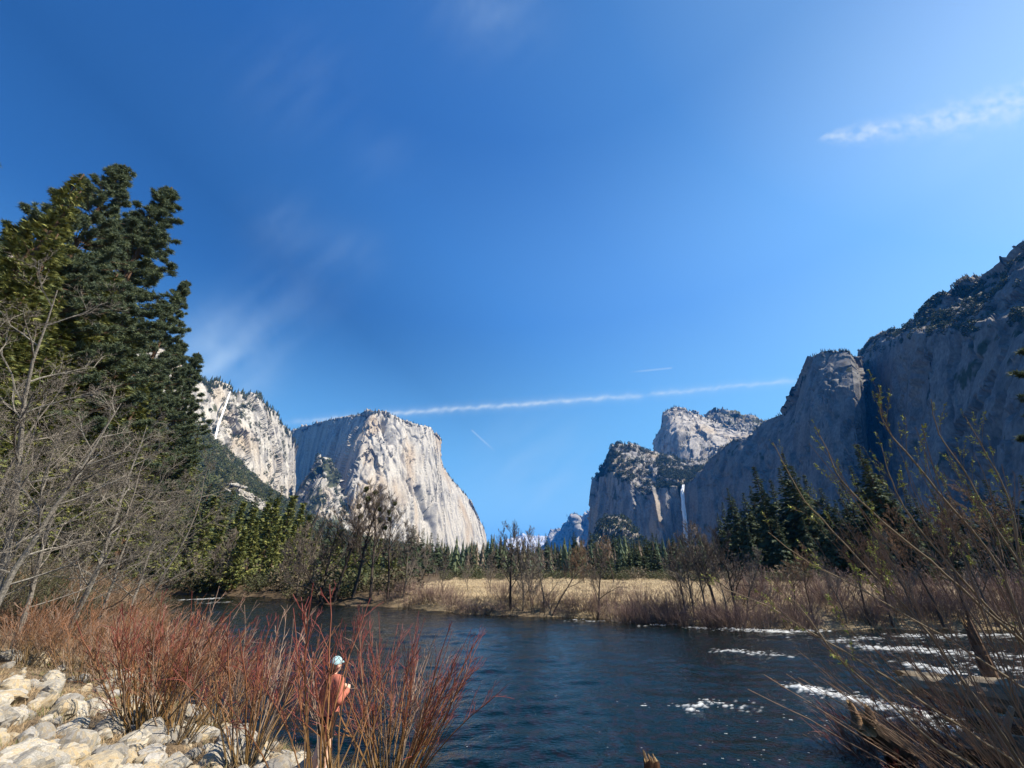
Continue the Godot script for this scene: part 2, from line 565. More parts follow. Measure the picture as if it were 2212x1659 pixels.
func scatter_on(g: Dictionary, want: int, steep: float, r0: int, r1: int, sizes: Vector2, cols: Array, thr := -1.0, window := Rect2()) -> Array:
	var xfs := []
	var cc := []
	var nu: int = g.nu
	var pos: PackedVector3Array = g.pos
	var tries := 0
	while xfs.size() < want and tries < want * 12:
		tries += 1
		var j := rng.randi_range(r0, mini(r1, int(g.nv) - 2))
		var i := rng.randi_range(0, nu - 2)
		var p0 := pos[j * nu + i]
		var e1 := pos[j * nu + i + 1] - p0
		var e2 := pos[(j + 1) * nu + i] - p0
		var n := e2.cross(e1).normalized()
		if absf(n.y) < steep:
			continue
		var p := p0 + e1 * rng.randf() + e2 * rng.randf()
		if thr > -1.0 and n_patch.get_noise_3d(p.x * 0.05, p.y * 0.05, p.z * 0.05) < thr:
			continue
		if window.size.x > 0.0 and not window.has_point(seen_at(p)):
			continue
		var s := rv(sizes.x, sizes.y)
		xfs.append(Transform3D(Basis(Vector3.UP, rv(0, TAU)).scaled(Vector3(s * rv(0.8, 1.25), s, s * rv(0.8, 1.25))), p - Vector3(0, s * 0.05, 0)))
		cc.append(shade(cols[rng.randi() % cols.size()], 0.25))
	return [xfs, cc]

# ---------------------------------------------------------------- plants
func wander(p: Vector3, dir: Vector3, length: float, segs: int, wob: float, lift: float) -> PackedVector3Array:
	var out := PackedVector3Array([p])
	var d := dir.normalized()
	for i in segs:
		d = (d + rdir() * wob + Vector3(0, lift, 0)).normalized()
		p += d * length / segs
		out.append(p)
	return out

func along(pts: PackedVector3Array, t: float) -> Vector3:
	var f := t * (pts.size() - 1)
	var k := mini(int(f), pts.size() - 2)
	return pts[k].lerp(pts[k + 1], f - k)

func heading(pts: PackedVector3Array, t: float) -> Vector3:
	var k := mini(int(t * (pts.size() - 1)), pts.size() - 2)
	return (pts[k + 1] - pts[k]).normalized()

func spread(dir: Vector3, ang: float) -> Vector3:
	var side := dir.cross(rdir()).normalized()
	return (dir * cos(ang) + side * sin(ang)).normalized()

# one limb with everything that grows from it
func limb(acc: Acc, p: Vector3, dir: Vector3, length: float, r: float, level: int, o: Dictionary) -> void:
	var segs := [5, 4, 3, 2, 2][level] as int
	var pts := wander(p, dir, length, segs, o.wob * [0.22, 0.26, 0.3, 0.35, 0.4][level], o.lift)
	var sides := 5 if r > 0.03 else 3
	var c0: Color = o.bark.lerp(o.twig, clampf(float(level) / 3.0, 0.0, 1.0))
	var c1: Color = o.bark.lerp(o.twig, clampf(float(level + 1) / 3.0, 0.0, 1.0))
	acc.tube(pts, r, r * (0.45 if level < int(o.levels) else 0.5), sides, shade(c0, 0.2), shade(c1, 0.2))
	if level >= int(o.levels):
		return
	var n: int = o.kids[level]
	for k in n:
		var t := lerpf(o.get("from", 0.25), 1.0, (k + rng.randf()) / n)
		var q := along(pts, t)
		var d := spread(heading(pts, t), rv(0.35, o.open))
		limb(acc, q, d, length * rv(0.32, 0.62) * lerpf(1.0, 0.75, t), maxf(r * rv(0.35, 0.5), o.thin), level + 1, o)

func bare_tree(called: String, label: String, group: String, h: float, o: Dictionary) -> Node3D:
	var t := thing(called, label, "tree", group)
	var trunk := Acc.new()
	var pts := wander(Vector3(0, -0.3, 0), Vector3(o.get("tilt", 0.0), 1, 0), h, 9, 0.11 * o.wob, 0.05)
	var r0: float = o.radius
	trunk.tube(pts, r0, r0 * 0.12, 8, o.bark, o.bark.lerp(o.twig, 0.5))
	part(t, "trunk", trunk.mesh(o.mat))
	var n: int = o.limbs
	for k in n:
		var u := lerpf(o.first, 0.98, (k + rng.randf() * 0.8) / n)
		var q := along(pts, u)
		var az := k * 2.4 + rv(-0.5, 0.5)
		var out := Vector3(cos(az), o.rise + 0.5 * u, sin(az)).normalized()
		var acc := Acc.new()
		limb(acc, q, out, h * o.reach * rv(0.7, 1.2) * (1.15 - 0.75 * u), r0 * lerpf(0.42, 0.16, u), 0 if o.levels >= 3 else 1, o)
		part(t, "limb", acc.mesh(o.mat))
	if o.has("clumps"):
		for k in int(o.clumps):
			var acc2 := Acc.new()
			var q2 := along(pts, rv(0.72, 1.0)) + Vector3(rv(-1, 1), rv(-0.3, 0.8), rv(-1, 1)) * h * 0.09
			for s in 170:
				var dd := rdir()
				acc2.stamp(M.leaf_tri, Transform3D(Basis(rdir(), rv(0, TAU)).scaled(Vector3.ONE * rv(0.18, 0.3)), q2 + dd * h * 0.022 * pow(rng.randf(), 0.4)), shade(Color(0.075, 0.085, 0.03), 0.4))
			part(t, "mistletoe_clump", acc2.mesh(M.leaf))
	return t

# a conifer of height h; kind "pine" has round needle tufts on bare limbs, "fir" drooping sprays, "cedar" dense yellowish sprays
func conifer(called: String, label: String, group: String, h: float, kind: String, o: Dictionary) -> Node3D:
	var t := thing(called, label, "tree", group)
	var wood := Acc.new()
	var leaf := Acc.new()
	var boughs := Acc.new()
	var bark: Color = o.get("bark", Color(0.10, 0.065, 0.045))
	var pts := wander(Vector3(0, -0.4, 0), Vector3.UP, h, 8, 0.02, 0.03)
	wood.tube(pts, h * 0.014, h * 0.0015, 8, bark, bark)
	var base: float = o.get("base", 0.25)
	var wide: float = o.get("wide", 0.16)
	var step: float = o.get("step", 0.6)
	var y := h * base
	var turn := 0.0
	var cols: Array = o.cols
	while y < h * 0.985:
		var u := (y / h - base) / (1.0 - base)
		var prof := 1.0
		if kind == "pine":
			prof = (0.55 + 0.45 * sin(PI * clampf(u * 0.9 + 0.18, 0.0, 1.0))) * pow(1.0 - u, 0.45)
		elif kind == "fir":
			prof = pow(1.0 - u, 0.8) * (0.85 + 0.15 * sin(u * 40.0))
		else:
			prof = pow(1.0 - u, 0.8) * (0.8 + 0.2 * sin(u * 13.0 + h)) * rv(0.8, 1.15)
		var nb: int = o.get("per", 4)
		for b in nb:
			turn += TAU * 0.382 + rv(-0.3, 0.3)
			var ln := maxf(h * wide * prof * rv(0.55, 1.15), 0.25)
			var tilt := rv(-0.05, 0.25) + 0.55 * u * u
			var lift := 0.10
			if kind == "fir":
				tilt = rv(-0.25, 0.05) + 0.5 * u * u
				lift = -0.02
			elif kind == "cedar":
				tilt = rv(-0.1, 0.3) + 0.4 * u
				lift = -0.03
			var dir := Vector3(cos(turn), tilt, sin(turn)).normalized()
			var p := along(pts, y / h)
			var bp := wander(p, dir, ln, 4, 0.10, lift)
			boughs.tube(bp, maxf(h * 0.0024 * (1.1 - u), 0.012), 0.008, 3, bark * 0.9, bark * 0.8)
			var nt := int(maxf(ln * o.get("dense", 5.0), 4.0))
			var groups := maxi(2, int(ln * 0.9))
			var gt := []
			for g in groups:
				gt.append([lerpf(o.get("inner", 0.3), 1.0, (g + rng.randf()) / groups), rv(-1, 1)])
			for s in nt:
				var gp: Array = gt[rng.randi() % groups]
				var v: float = clampf(gp[0] + rv(-0.10, 0.10), 0.05, 1.0)
				var q := along(bp, v)
				var side := heading(bp, v).cross(Vector3.UP).normalized()
				if kind == "pine":
					var sub := wander(q, (heading(bp, v) + side * gp[1] * 0.9 + Vector3(0, 0.35, 0) + rdir() * 0.3), ln * rv(0.16, 0.34) * (1.3 - v), 3, 0.12, 0.1)
					boughs.tube(sub, 0.022, 0.008, 3, bark * 0.9, bark * 0.8)
					for q2 in 6:
						var sz: float = rv(0.8, 1.15) * o.get("tuft", 1.0)
						leaf.stamp(M.tuft, Transform3D(Basis(rdir(), rv(0, TAU)).scaled(Vector3(sz, sz, sz)), along(sub, rv(0.5, 1.0)) + rdir() * 0.13), shade(cols[rng.randi() % cols.size()], 0.3))
				elif kind == "cedar":
					q += side * (gp[1] * 0.8 + rv(-0.35, 0.35)) * ln * 0.34 * (1.2 - v) + Vector3(0, rv(-0.45, 0.3), 0) * minf(ln * 0.3, 1.0)
					var sz2: float = rv(0.7, 1.25) * o.get("tuft", 1.0)
					var look := (heading(bp, v) + side * rv(-1.2, 1.2) + Vector3(0, rv(-0.9, 0.6), 0)).normalized()
					var x := look.cross(Vector3.UP).normalized().rotated(look, rv(-1.2, 1.2))
					leaf.stamp(M.spray, Transform3D(Basis(x, x.cross(look), -look).scaled(Vector3.ONE * sz2), q), shade(cols[rng.randi() % cols.size()], 0.35))
				else:
					v = lerpf(0.15, 1.0, pow(rng.randf(), 0.8))
					q = along(bp, v)
					q += side * rv(-1, 1) * ln * 0.2 * (1.15 - v)
					var sz3: float = rv(0.7, 1.2) * clampf(ln * 0.42, 0.35, 1.0) * o.get("tuft", 1.0)
					var look2 := (heading(bp, v) + side * rv(-0.9, 0.9) + Vector3(0, rv(-0.6, 0.0), 0)).normalized()
					var x2 := look2.cross(Vector3.UP).normalized().rotated(look2, rv(-0.6, 0.6))
					leaf.stamp(M.spray, Transform3D(Basis(x2, x2.cross(look2), -look2).scaled(Vector3.ONE * sz3), q), shade(cols[rng.randi() % cols.size()], 0.3))
		y += step * rv(0.7, 1.3) * (1.0 - 0.35 * u)
	part(t, "trunk", wood.mesh(M.bark))
	part(t, "boughs", boughs.mesh(M.bark))
	part(t, "crown", leaf.mesh(M.leaf))
	return t

func stand(o: Node3D, px: float, py: float, d: float, h0: float, turn: float, fat := 1.0) -> void:
	# set a tree of height h0 so that its top is seen at (px, py) when it stands d metres away
	var top := at(px, py, d)
	var y := gh(top.x, top.z)
	var s := (top.y - y) / h0
	o.position = Vector3(top.x, y - 0.05, top.z)
	o.rotation.y = turn
	o.scale = Vector3(s * fat, s, s * fat)

# a single cane of a shrub, 1 m long, growing along +y; colours go from the older wood to the young tip
func cane(sd: int, old: Color, young: Color, twigs: int, bend: float, leaves := 0) -> ArrayMesh:
	rng.seed = sd
	var acc := Acc.new()
	var pts := wander(Vector3.ZERO, Vector3(0, 1, 0), 1.0, 6, bend, 0.06)
	acc.tube(pts, 0.0066, 0.0018, 4, old, young)
	for k in twigs:
		var t := rv(0.35, 0.95)
		var q := along(pts, t)
		var d := spread(heading(pts, t), rv(0.3, 0.75))
		var ln := rv(0.12, 0.34) * (1.25 - t)
		var tp := wander(q, d, ln, 3, 0.16, 0.12)
		acc.tube(tp, 0.0026, 0.0012, 3, old.lerp(young, t), young)
		for m2 in 2:
			var t2 := rv(0.3, 1.0)
			var tq := wander(along(tp, t2), spread(heading(tp, t2), rv(0.3, 0.8)), ln * rv(0.25, 0.55), 2, 0.2, 0.1)
			acc.tube(tq, 0.0016, 0.0009, 3, young, young)
		for l in leaves:
			var t3 := rv(0.3, 1.0)
			var g := along(tp, t3)
			acc.stamp(M.bud, Transform3D(Basis(rdir(), rv(0, TAU)).scaled(Vector3.ONE * rv(0.5, 1.1)), g), shade(Color(0.30, 0.33, 0.07), 0.3))
	return acc.mesh(M.twig)

func shrub(called: String, label: String, group: String, canes: Array, n: int, h: float, lean: Vector3, fan: float, foot: float, sd: int) -> Node3D:
	rng.seed = sd
	var t := thing(called, label, "shrub", group)
	for k in n:
		var o := part(t, "cane", canes[rng.randi() % canes.size()])
		var az := rv(0, TAU)
		var out := pow(rng.randf(), 0.6) * fan
		var dir := (Vector3(cos(az) * out, 1.0, sin(az) * out) + lean).normalized()
		var ln := h * rv(0.62, 1.1)
		var x := dir.cross(Vector3(0, 0, 1)).normalized().rotated(dir, rv(0, TAU))
		var w := ln * rv(0.8, 1.2)
		o.transform = Transform3D(Basis(x * w, dir * ln, x.cross(dir).normalized() * w), Vector3(cos(az), 0, sin(az)) * foot * rng.randf() + Vector3(0, -0.08, 0))
	return t

# ---------------------------------------------------------------- stones, wood
func boulder_mesh(sd: int, flat: float, col: Color) -> ArrayMesh:
	rng.seed = sd
	var nz := noise(0.9, 3, FastNoiseLite.TYPE_SIMPLEX_SMOOTH, sd)
	var fz := noise(4.0, 3, FastNoiseLite.TYPE_SIMPLEX_SMOOTH, sd + 50)
	var planes := []
	for k in 13:
		planes.append([rdir(), rv(0.62, 0.9)])
	var nu := 26
	var nv := 16
	var pts := PackedVector3Array()
	for j in nv:
		var el := -PI / 2 + PI * j / (nv - 1)
		for i in nu:
			var az := TAU * (i % (nu - 1)) / (nu - 1)
			var p := Vector3(cos(el) * cos(az), sin(el), cos(el) * sin(az))
			p *= 1.0 + 0.28 * nz.get_noise_3dv(p)
			for q in planes:
				var over: float = p.dot(q[0]) - q[1]
				if over > 0.0:
					p -= q[0] * over * 0.93
			p *= 1.0 + 0.07 * fz.get_noise_3dv(p)
			pts.append(p * Vector3(1.0, flat, rv(0.99, 1.01) * 0.85))
	var acc := Acc.new()
	for j in nv - 1:
		for i in nu - 1:
			var o := j * nu + i
			var c := shade(col, 0.05)
			var tone := fz.get_noise_3dv(pts[o] * 0.9 + Vector3(7, 7, 7))
			c = c.lerp(Color(col.r * 1.06, col.g * 0.92, col.b * 0.70), clampf(tone * 2.2, 0.0, 0.8))
			c = c.lerp(Color(0.20, 0.19, 0.18), clampf(-tone * 1.8 - 0.15, 0.0, 0.55))
			acc.tri(pts[o], pts[o + nu], pts[o + 1], c)
			acc.tri(pts[o + 1], pts[o + nu], pts[o + nu + 1], c)
	return acc.mesh(M.stone)

func log_mesh(pts: PackedVector3Array, r0: float, r1: float, c: Color, sd: int, ragged := 0.0) -> ArrayMesh:
	var acc := Acc.new()
	var nz := noise(1.2, 4, FastNoiseLite.TYPE_SIMPLEX_SMOOTH, sd)
	var rings := 44
	var sides := 22
	var prev := PackedVector3Array()
	for i in rings:
		var t := float(i) / (rings - 1)
		var p := along(pts, t)
		var dir := heading(pts, t)
		var side := dir.cross(Vector3(0.1, 1, 0.2)).normalized()
		var up := side.cross(dir)
		var ring := PackedVector3Array()
		for k in sides:
			var a := TAU * k / sides
			var o := side * cos(a) + up * sin(a)
			var furrow := nz.get_noise_3d(o.x * 4.0 + sd, o.y * 4.0, o.z * 4.0 + t * 2.0)
			var r := lerpf(r0, r1, t) * (1.0 + 0.16 * furrow + 0.08 * nz.get_noise_2d(t * 9.0, sd))
			var q := p + o * r
			if i == rings - 1 and ragged > 0.0:
				q += dir * ragged * (nz.get_noise_2d(k * 5.7, 3.0) + 0.3)
			ring.append(q)
		if i > 0:
			for k in sides:
				var k2 := (k + 1) % sides
				var tone := nz.get_noise_3d(k * 1.9, t * 3.0, 9.0)
				var cc := shade(c.lerp(Color(c.r * 0.55, c.g * 0.5, c.b * 0.45), clampf(0.4 + tone * 1.5, 0.0, 1.0)), 0.1)
				acc.tri(prev[k], ring[k], prev[k2], cc)
				acc.tri(prev[k2], ring[k], ring[k2], cc)
		prev = ring
	var e := pts[pts.size() - 1] - heading(pts, 1.0) * r1 * 0.3
	for k in sides:
		acc.tri(prev[k], e, prev[(k + 1) % sides], shade(Color(0.42, 0.30, 0.16), 0.15))
	for k in sides:
		acc.tri(pts[0] + (pts[1] - pts[0]).normalized().cross(Vector3(0.1, 1, 0.2)).normalized().rotated((pts[1] - pts[0]).normalized(), TAU * k / sides) * r0, pts[0], pts[0] + (pts[1] - pts[0]).normalized().cross(Vector3(0.1, 1, 0.2)).normalized().rotated((pts[1] - pts[0]).normalized(), TAU * (k + 1) / sides) * r0, shade(Color(0.3, 0.22, 0.13), 0.15))
	return acc.mesh(M.wood)

# ---------------------------------------------------------------- bodies: capsules joined smoothly, meshed as surface nets
func body(bones: Array, cell: float, k: float, grow: float, cut, mat: Material) -> ArrayMesh:
	var lo := Vector3.ONE * 1e9
	var hi := -lo
	for b in bones:
		var r: float = maxf(b[2], b[3]) + grow + cell * 3.0
		lo = lo.min(b[0].min(b[1]) - Vector3.ONE * r)
		hi = hi.max(b[0].max(b[1]) + Vector3.ONE * r)
	var nx := int((hi.x - lo.x) / cell) + 1
	var ny := int((hi.y - lo.y) / cell) + 1
	var nz := int((hi.z - lo.z) / cell) + 1
	var f := PackedFloat32Array()
	f.resize(nx * ny * nz)
	f.fill(1.0)
	for b in bones:
		var a: Vector3 = b[0]
		var e: Vector3 = b[1] - a
		var l2 := maxf(e.length_squared(), 1e-9)
		var r: float = maxf(b[2], b[3]) + grow + k + cell * 2.0
		var p0 := (a.min(b[1]) - Vector3.ONE * r - lo) / cell
		var p1 := (a.max(b[1]) + Vector3.ONE * r - lo) / cell
		for z in range(maxi(int(p0.z), 0), mini(int(p1.z) + 1, nz)):
			for y in range(maxi(int(p0.y), 0), mini(int(p1.y) + 1, ny)):
				for x in range(maxi(int(p0.x), 0), mini(int(p1.x) + 1, nx)):
					var p := lo + Vector3(x, y, z) * cell
					var t := clampf((p - a).dot(e) / l2, 0.0, 1.0)
					var d := p.distance_to(a + e * t) - lerpf(b[2], b[3], t) - grow
					var i := (z * ny + y) * nx + x
					var h := maxf(k - absf(f[i] - d), 0.0) / k
					f[i] = minf(f[i], d) - h * h * k * 0.25
	if cut != null:
		for z in nz:
			for y in ny:
				for x in nx:
					var i := (z * ny + y) * nx + x
					f[i] = cut.call(lo + Vector3(x, y, z) * cell, f[i])
	var spot := {}
	var verts := PackedVector3Array()
	var off := [0, 1, nx, nx + 1, nx * ny, nx * ny + 1, nx * ny + nx, nx * ny + nx + 1]
	var cor := [Vector3(0, 0, 0), Vector3(1, 0, 0), Vector3(0, 1, 0), Vector3(1, 1, 0), Vector3(0, 0, 1), Vector3(1, 0, 1), Vector3(0, 1, 1), Vector3(1, 1, 1)]
	var edges := [[0, 1], [2, 3], [4, 5], [6, 7], [0, 2], [1, 3], [4, 6], [5, 7], [0, 4], [1, 5], [2, 6], [3, 7]]
	for z in nz - 1:
		for y in ny - 1:
			for x in nx - 1:
				var i := (z * ny + y) * nx + x
				var neg := 0
				for q in 8:
					if f[i + off[q]] < 0.0:
						neg += 1
				if neg == 0 or neg == 8:
					continue
				var sum := Vector3.ZERO
				var n := 0
				for e in edges:
					var u: float = f[i + off[e[0]]]
					var w: float = f[i + off[e[1]]]
					if (u < 0.0) != (w < 0.0):
						sum += cor[e[0]].lerp(cor[e[1]], u / (u - w))
						n += 1
				spot[i] = verts.size()
				verts.append(lo + (Vector3(x, y, z) + sum / n) * cell)
	var st := SurfaceTool.new()
	st.begin(Mesh.PRIMITIVE_TRIANGLES)
	st.set_smooth_group(0)
	for v in verts:
		st.add_vertex(v)
	var sx := [1, nx, nx * ny]
	for z in range(1, nz - 1):
		for y in range(1, ny - 1):
			for x in range(1, nx - 1):
				var i := (z * ny + y) * nx + x
				for ax in 3:
					var j: int = i + sx[ax]
					if (f[i] < 0.0) == (f[j] < 0.0):
						continue
					var s1: int = sx[(ax + 1) % 3]
					var s2: int = sx[(ax + 2) % 3]
					if not (spot.has(i) and spot.has(i - s1) and spot.has(i - s2) and spot.has(i - s1 - s2)):
						continue
					var quad := [spot[i], spot[i - s1], spot[i - s1 - s2], spot[i - s2]]
					if f[i] < 0.0:
						quad.reverse()
					for q in [0, 1, 2, 0, 2, 3]:
						st.add_index(quad[q])
	st.generate_normals()
	var m := st.commit()
	m.surface_set_material(0, mat)
	return m

func plain(c: Color, rough: float) -> StandardMaterial3D:
	var m := StandardMaterial3D.new()
	m.albedo_color = c.linear_to_srgb()
	m.roughness = rough
	m.metallic_specular = 0.3
	return m

func make_person() -> void:
	var t := thing("person", "person in salmon jacket, black shorts and pale teal cap behind red dogwood stems", "person")
	var none = null
	var skin := plain(Color(0.55, 0.34, 0.25), 0.55)
	var torso := [[Vector3(-0.05, 0.93, 0), Vector3(0.05, 0.93, 0), 0.125, 0.125], [Vector3(0, 0.98, 0), Vector3(0, 1.2, 0.0), 0.115, 0.125], [Vector3(-0.07, 1.28, 0), Vector3(0.07, 1.28, 0), 0.115, 0.115], [Vector3(-0.15, 1.385, 0.01), Vector3(0.15, 1.385, 0.01), 0.062, 0.062]]
	var head := [[Vector3(0, 1.40, 0.01), Vector3(0, 1.50, -0.005), 0.055, 0.05], [Vector3(0, 1.58, 0.0), Vector3(0, 1.60, -0.02), 0.088, 0.088], [Vector3(0, 1.525, -0.05), Vector3(0, 1.54, -0.06), 0.05, 0.05], [Vector3(0, 1.575, -0.105), Vector3(0, 1.56, -0.122), 0.012, 0.015], [Vector3(-0.088, 1.57, 0.0), Vector3(-0.094, 1.59, 0.01), 0.016, 0.018], [Vector3(0.088, 1.57, 0.0), Vector3(0.094, 1.59, 0.01), 0.016, 0.018]]
	var arms := []
	var legs := []
	for s in [-1.0, 1.0]:
		arms.append([Vector3(s * 0.185, 1.375, 0.01), Vector3(s * 0.25, 1.12, 0.02), 0.05, 0.043])
		arms.append([Vector3(s * 0.25, 1.12, 0.02), Vector3(s * 0.13, 1.18, -0.22), 0.04, 0.029])
		var w := Vector3(s * 0.13, 1.18, -0.22)
		var palm := w + Vector3(-s * 0.045, 0.035, -0.06)
		arms.append([w, palm, 0.028, 0.03])
		for q in 4:
			var k0 := palm + Vector3(-s * 0.008, 0.024 - 0.016 * q, -0.022)
			var l: float = [0.032, 0.037, 0.035, 0.027][q]
			var k1 := k0 + Vector3(-s * l * 0.75, 0.004, -l * 0.65)
			arms.append([k0, k1, 0.009, 0.0085])
			arms.append([k1, k1 + Vector3(-s * l * 0.7, 0, l * 0.5), 0.0085, 0.0075])
		arms.append([palm + Vector3(0, 0.02, 0.012), palm + Vector3(-s * 0.03, 0.06, -0.005), 0.011, 0.009])
		legs.append([Vector3(s * 0.085, 0.90, 0.0), Vector3(s * 0.095, 0.49, -0.015), 0.085, 0.056])
		legs.append([Vector3(s * 0.095, 0.49, -0.015), Vector3(s * 0.10, 0.32, 0.02), 0.054, 0.056])
		legs.append([Vector3(s * 0.10, 0.32, 0.02), Vector3(s * 0.10, 0.085, 0.02), 0.054, 0.036])
		legs.append([Vector3(s * 0.10, 0.05, 0.035), Vector3(s * 0.115, 0.03, -0.13), 0.042, 0.032])
	var all := torso + head + arms + legs
	part(t, "body", body(all, 0.0125, 0.03, 0.0, none, skin))
	var sleeves := []
	for k in arms.size():
		if arms[k][2] > 0.035:
			sleeves.append(arms[k])
	part(t, "jacket", body(torso + sleeves, 0.015, 0.05, 0.022, func(p: Vector3, d: float) -> float: return maxf(d, 0.90 - p.y), plain(Color(0.34, 0.115, 0.08), 0.9)))
	var seat := [torso[0], torso[1]]
	for k in [0, 4]:
		seat.append(legs[k])
	part(t, "shorts", body(seat, 0.015, 0.04, 0.018, func(p: Vector3, d: float) -> float: return maxf(maxf(d, 0.60 - p.y), p.y - 1.0), plain(Color(0.012, 0.012, 0.014), 0.9)))
	part(t, "hair", body([[Vector3(0, 1.585, 0.02), Vector3(0, 1.56, 0.03), 0.088, 0.085], [Vector3(-0.02, 1.52, 0.075), Vector3(-0.05, 1.30, 0.125), 0.045, 0.022]], 0.0125, 0.04, 0.008, none, plain(Color(0.035, 0.02, 0.013), 0.6)))
	var cap := part(t, "cap", body([[Vector3(0, 1.615, 0.0), Vector3(0, 1.625, -0.012), 0.097, 0.095]], 0.01, 0.02, 0.006, func(p: Vector3, d: float) -> float: return maxf(d, 1.605 - p.y), plain(Color(0.24, 0.37, 0.40), 0.85)))
	part(cap, "brim", body([[Vector3(-0.035, 1.618, -0.10), Vector3(-0.02, 1.612, -0.155), 0.014, 0.008], [Vector3(0.035, 1.618, -0.10), Vector3(0.02, 1.612, -0.155), 0.014, 0.008], [Vector3(0, 1.62, -0.10), Vector3(0, 1.613, -0.165), 0.014, 0.008]], 0.006, 0.04, 0.0, none, plain(Color(0.24, 0.37, 0.40), 0.85)))
	for s in [-1.0, 1.0]:
		part(t, "shoe", body([[Vector3(s * 0.10, 0.055, 0.045), Vector3(s * 0.102, 0.06, 0.0), 0.045, 0.045], [Vector3(s * 0.10, 0.04, 0.03), Vector3(s * 0.118, 0.032, -0.15), 0.042, 0.036]], 0.0125, 0.03, 0.008, func(p: Vector3, d: float) -> float: return maxf(d, 0.0 - p.y), plain(Color(0.05, 0.05, 0.055), 0.8)))
	var r := ray(708, 1545) * 6.8
	var p := Vector3(r.x, 0, r.z)
	t.position = Vector3(p.x, gh(p.x, p.z) - 0.01, p.z)
	t.rotation.y = -0.55

# ---------------------------------------------------------------- the scene
func _ready() -> void:
	rng.seed = 7
	# camera
	var cam := Camera3D.new()
	cam.name = "camera"
	cam.position = EYE
	cam.rotation.x = PITCH
	cam.fov = 88.0
	cam.near = 0.1
	cam.far = 60000.0
	add_child(cam)
	# sun: high, from the right
	var saz := deg_to_rad(100.0)
	var sel := deg_to_rad(50.0)
	var to_sun := Vector3(sin(saz) * cos(sel), sin(sel), -cos(saz) * cos(sel))
	var sun := DirectionalLight3D.new()
	sun.name = "sun"
	sun.light_energy = 1.6
	sun.light_color = Color(1.0, 0.95, 0.87)
	sun.light_angular_distance = 0.53
	sun.shadow_enabled = true
	add_child(sun)
	sun.look_at_from_position(to_sun * 10.0, Vector3.ZERO)
	# sky
	var env := Environment.new()
	env.background_mode = Environment.BG_SKY
	env.sky = Sky.new()
	var pan := PanoramaSkyMaterial.new()
	pan.panorama = ImageTexture.create_from_image(make_sky(to_sun))
	pan.energy_multiplier = 0.435
	env.sky.sky_material = pan
	env.tonemap_mode = Environment.TONE_MAPPER_LINEAR
	env.tonemap_exposure = 2.3
	env.sdfgi_enabled = true
	env.ssao_enabled = true
	env.ssil_enabled = true
	env.fog_enabled = true
	env.fog_density = 0.000036
	env.fog_light_color = Color(0.12, 0.56, 1.0)
	var we := WorldEnvironment.new()
	we.name = "air"
	we.environment = env
	add_child(we)
	print("sky ", Time.get_ticks_msec())

	# noises and materials
	n_big = noise(1.0 / 260.0, 3, FastNoiseLite.TYPE_SIMPLEX_SMOOTH, 31)
	n_mid = noise(1.0 / 70.0, 4, FastNoiseLite.TYPE_SIMPLEX_SMOOTH, 32)
	n_fine = noise(1.0 / 22.0, 3, FastNoiseLite.TYPE_SIMPLEX_SMOOTH, 33)
	n_patch = noise(0.25, 4, FastNoiseLite.TYPE_SIMPLEX_SMOOTH, 34)
	for k in 2:
		var cell := noise(1.0 / [120.0, 46.0][k], 1, FastNoiseLite.TYPE_CELLULAR, 36 + k)
		cell.cellular_return_type = FastNoiseLite.RETURN_CELL_VALUE
		cell.domain_warp_enabled = true
		cell.domain_warp_amplitude = [40.0, 18.0][k]
		cell.domain_warp_frequency = [0.012, 0.03][k]
		if k == 0: n_slab = cell
		else: n_flake = cell
	hummock = noise(0.12, 3, FastNoiseLite.TYPE_SIMPLEX_SMOOTH, 35)
	var rock := paint(0.92, 0.2)
	rock.albedo_texture = speckle(0.62, 1.0, 0.03, 41, 1024, 6)
	rock.uv1_triplanar = true
	rock.uv1_world_triplanar = true
	rock.uv1_scale = Vector3(1.0 / 190.0, 1.0 / 420.0, 1.0 / 190.0)
	M.rock = rock
	M.leaf = paint(0.7, 0.3, 0.35)
	M.bark = paint(0.95, 0.15)
	M.twig = paint(0.6, 0.35)
	var pale := paint(0.95, 0.15)
	pale.albedo_texture = speckle(0.35, 1.0, 0.06, 42, 256, 4)
	pale.uv1_triplanar = true
	pale.uv1_world_triplanar = true
	pale.uv1_scale = Vector3(1.3, 0.9, 1.3)
	M.pale_bark = pale
	var stone := paint(0.9, 0.25)
	stone.albedo_texture = speckle(0.62, 1.0, 0.07, 43, 512, 6)
	stone.uv1_triplanar = true
	stone.uv1_scale = Vector3(0.5, 0.5, 0.5)
	M.stone = stone
	var wood := paint(0.85, 0.25)
	wood.albedo_texture = speckle(0.5, 1.0, 0.05, 44, 512, 5)
	wood.uv1_triplanar = true
	wood.uv1_scale = Vector3(0.6, 2.4, 2.4)
	M.wood = wood
	M.foam = paint(0.85, 0.3)
	# little shapes that foliage is made of
	var tuft := PackedVector3Array()
	for k in 22:
		var d := rdir()
		if d.y < -0.3: d.y = -d.y
		var s := d.cross(rdir()).normalized() * 0.028
		var a := d * 0.05
		tuft.append(a - s); tuft.append(d * rv(0.28, 0.40)); tuft.append(a + s)
	M.tuft = tuft
	var spray := PackedVector3Array()
	for k in 7:
		var ang := lerpf(-1.0, 1.0, k / 6.0)
		var d := Vector3(sin(ang), -0.10 - 0.15 * absf(ang) + rv(-0.08, 0.08), -cos(ang) * 1.2)
		var s := Vector3(cos(ang), 0.1, sin(ang)) * 0.085
		var b := Vector3(0, 0, -0.10 * (3 - absf(k - 3.0)))
		spray.append(b - s); spray.append(b + d * rv(0.35, 0.5)); spray.append(b + s)
	M.spray = spray
	M.leaf_tri = PackedVector3Array([Vector3(-0.25, 0, 0), Vector3(0, 1, 0.15), Vector3(0.25, 0, 0)])
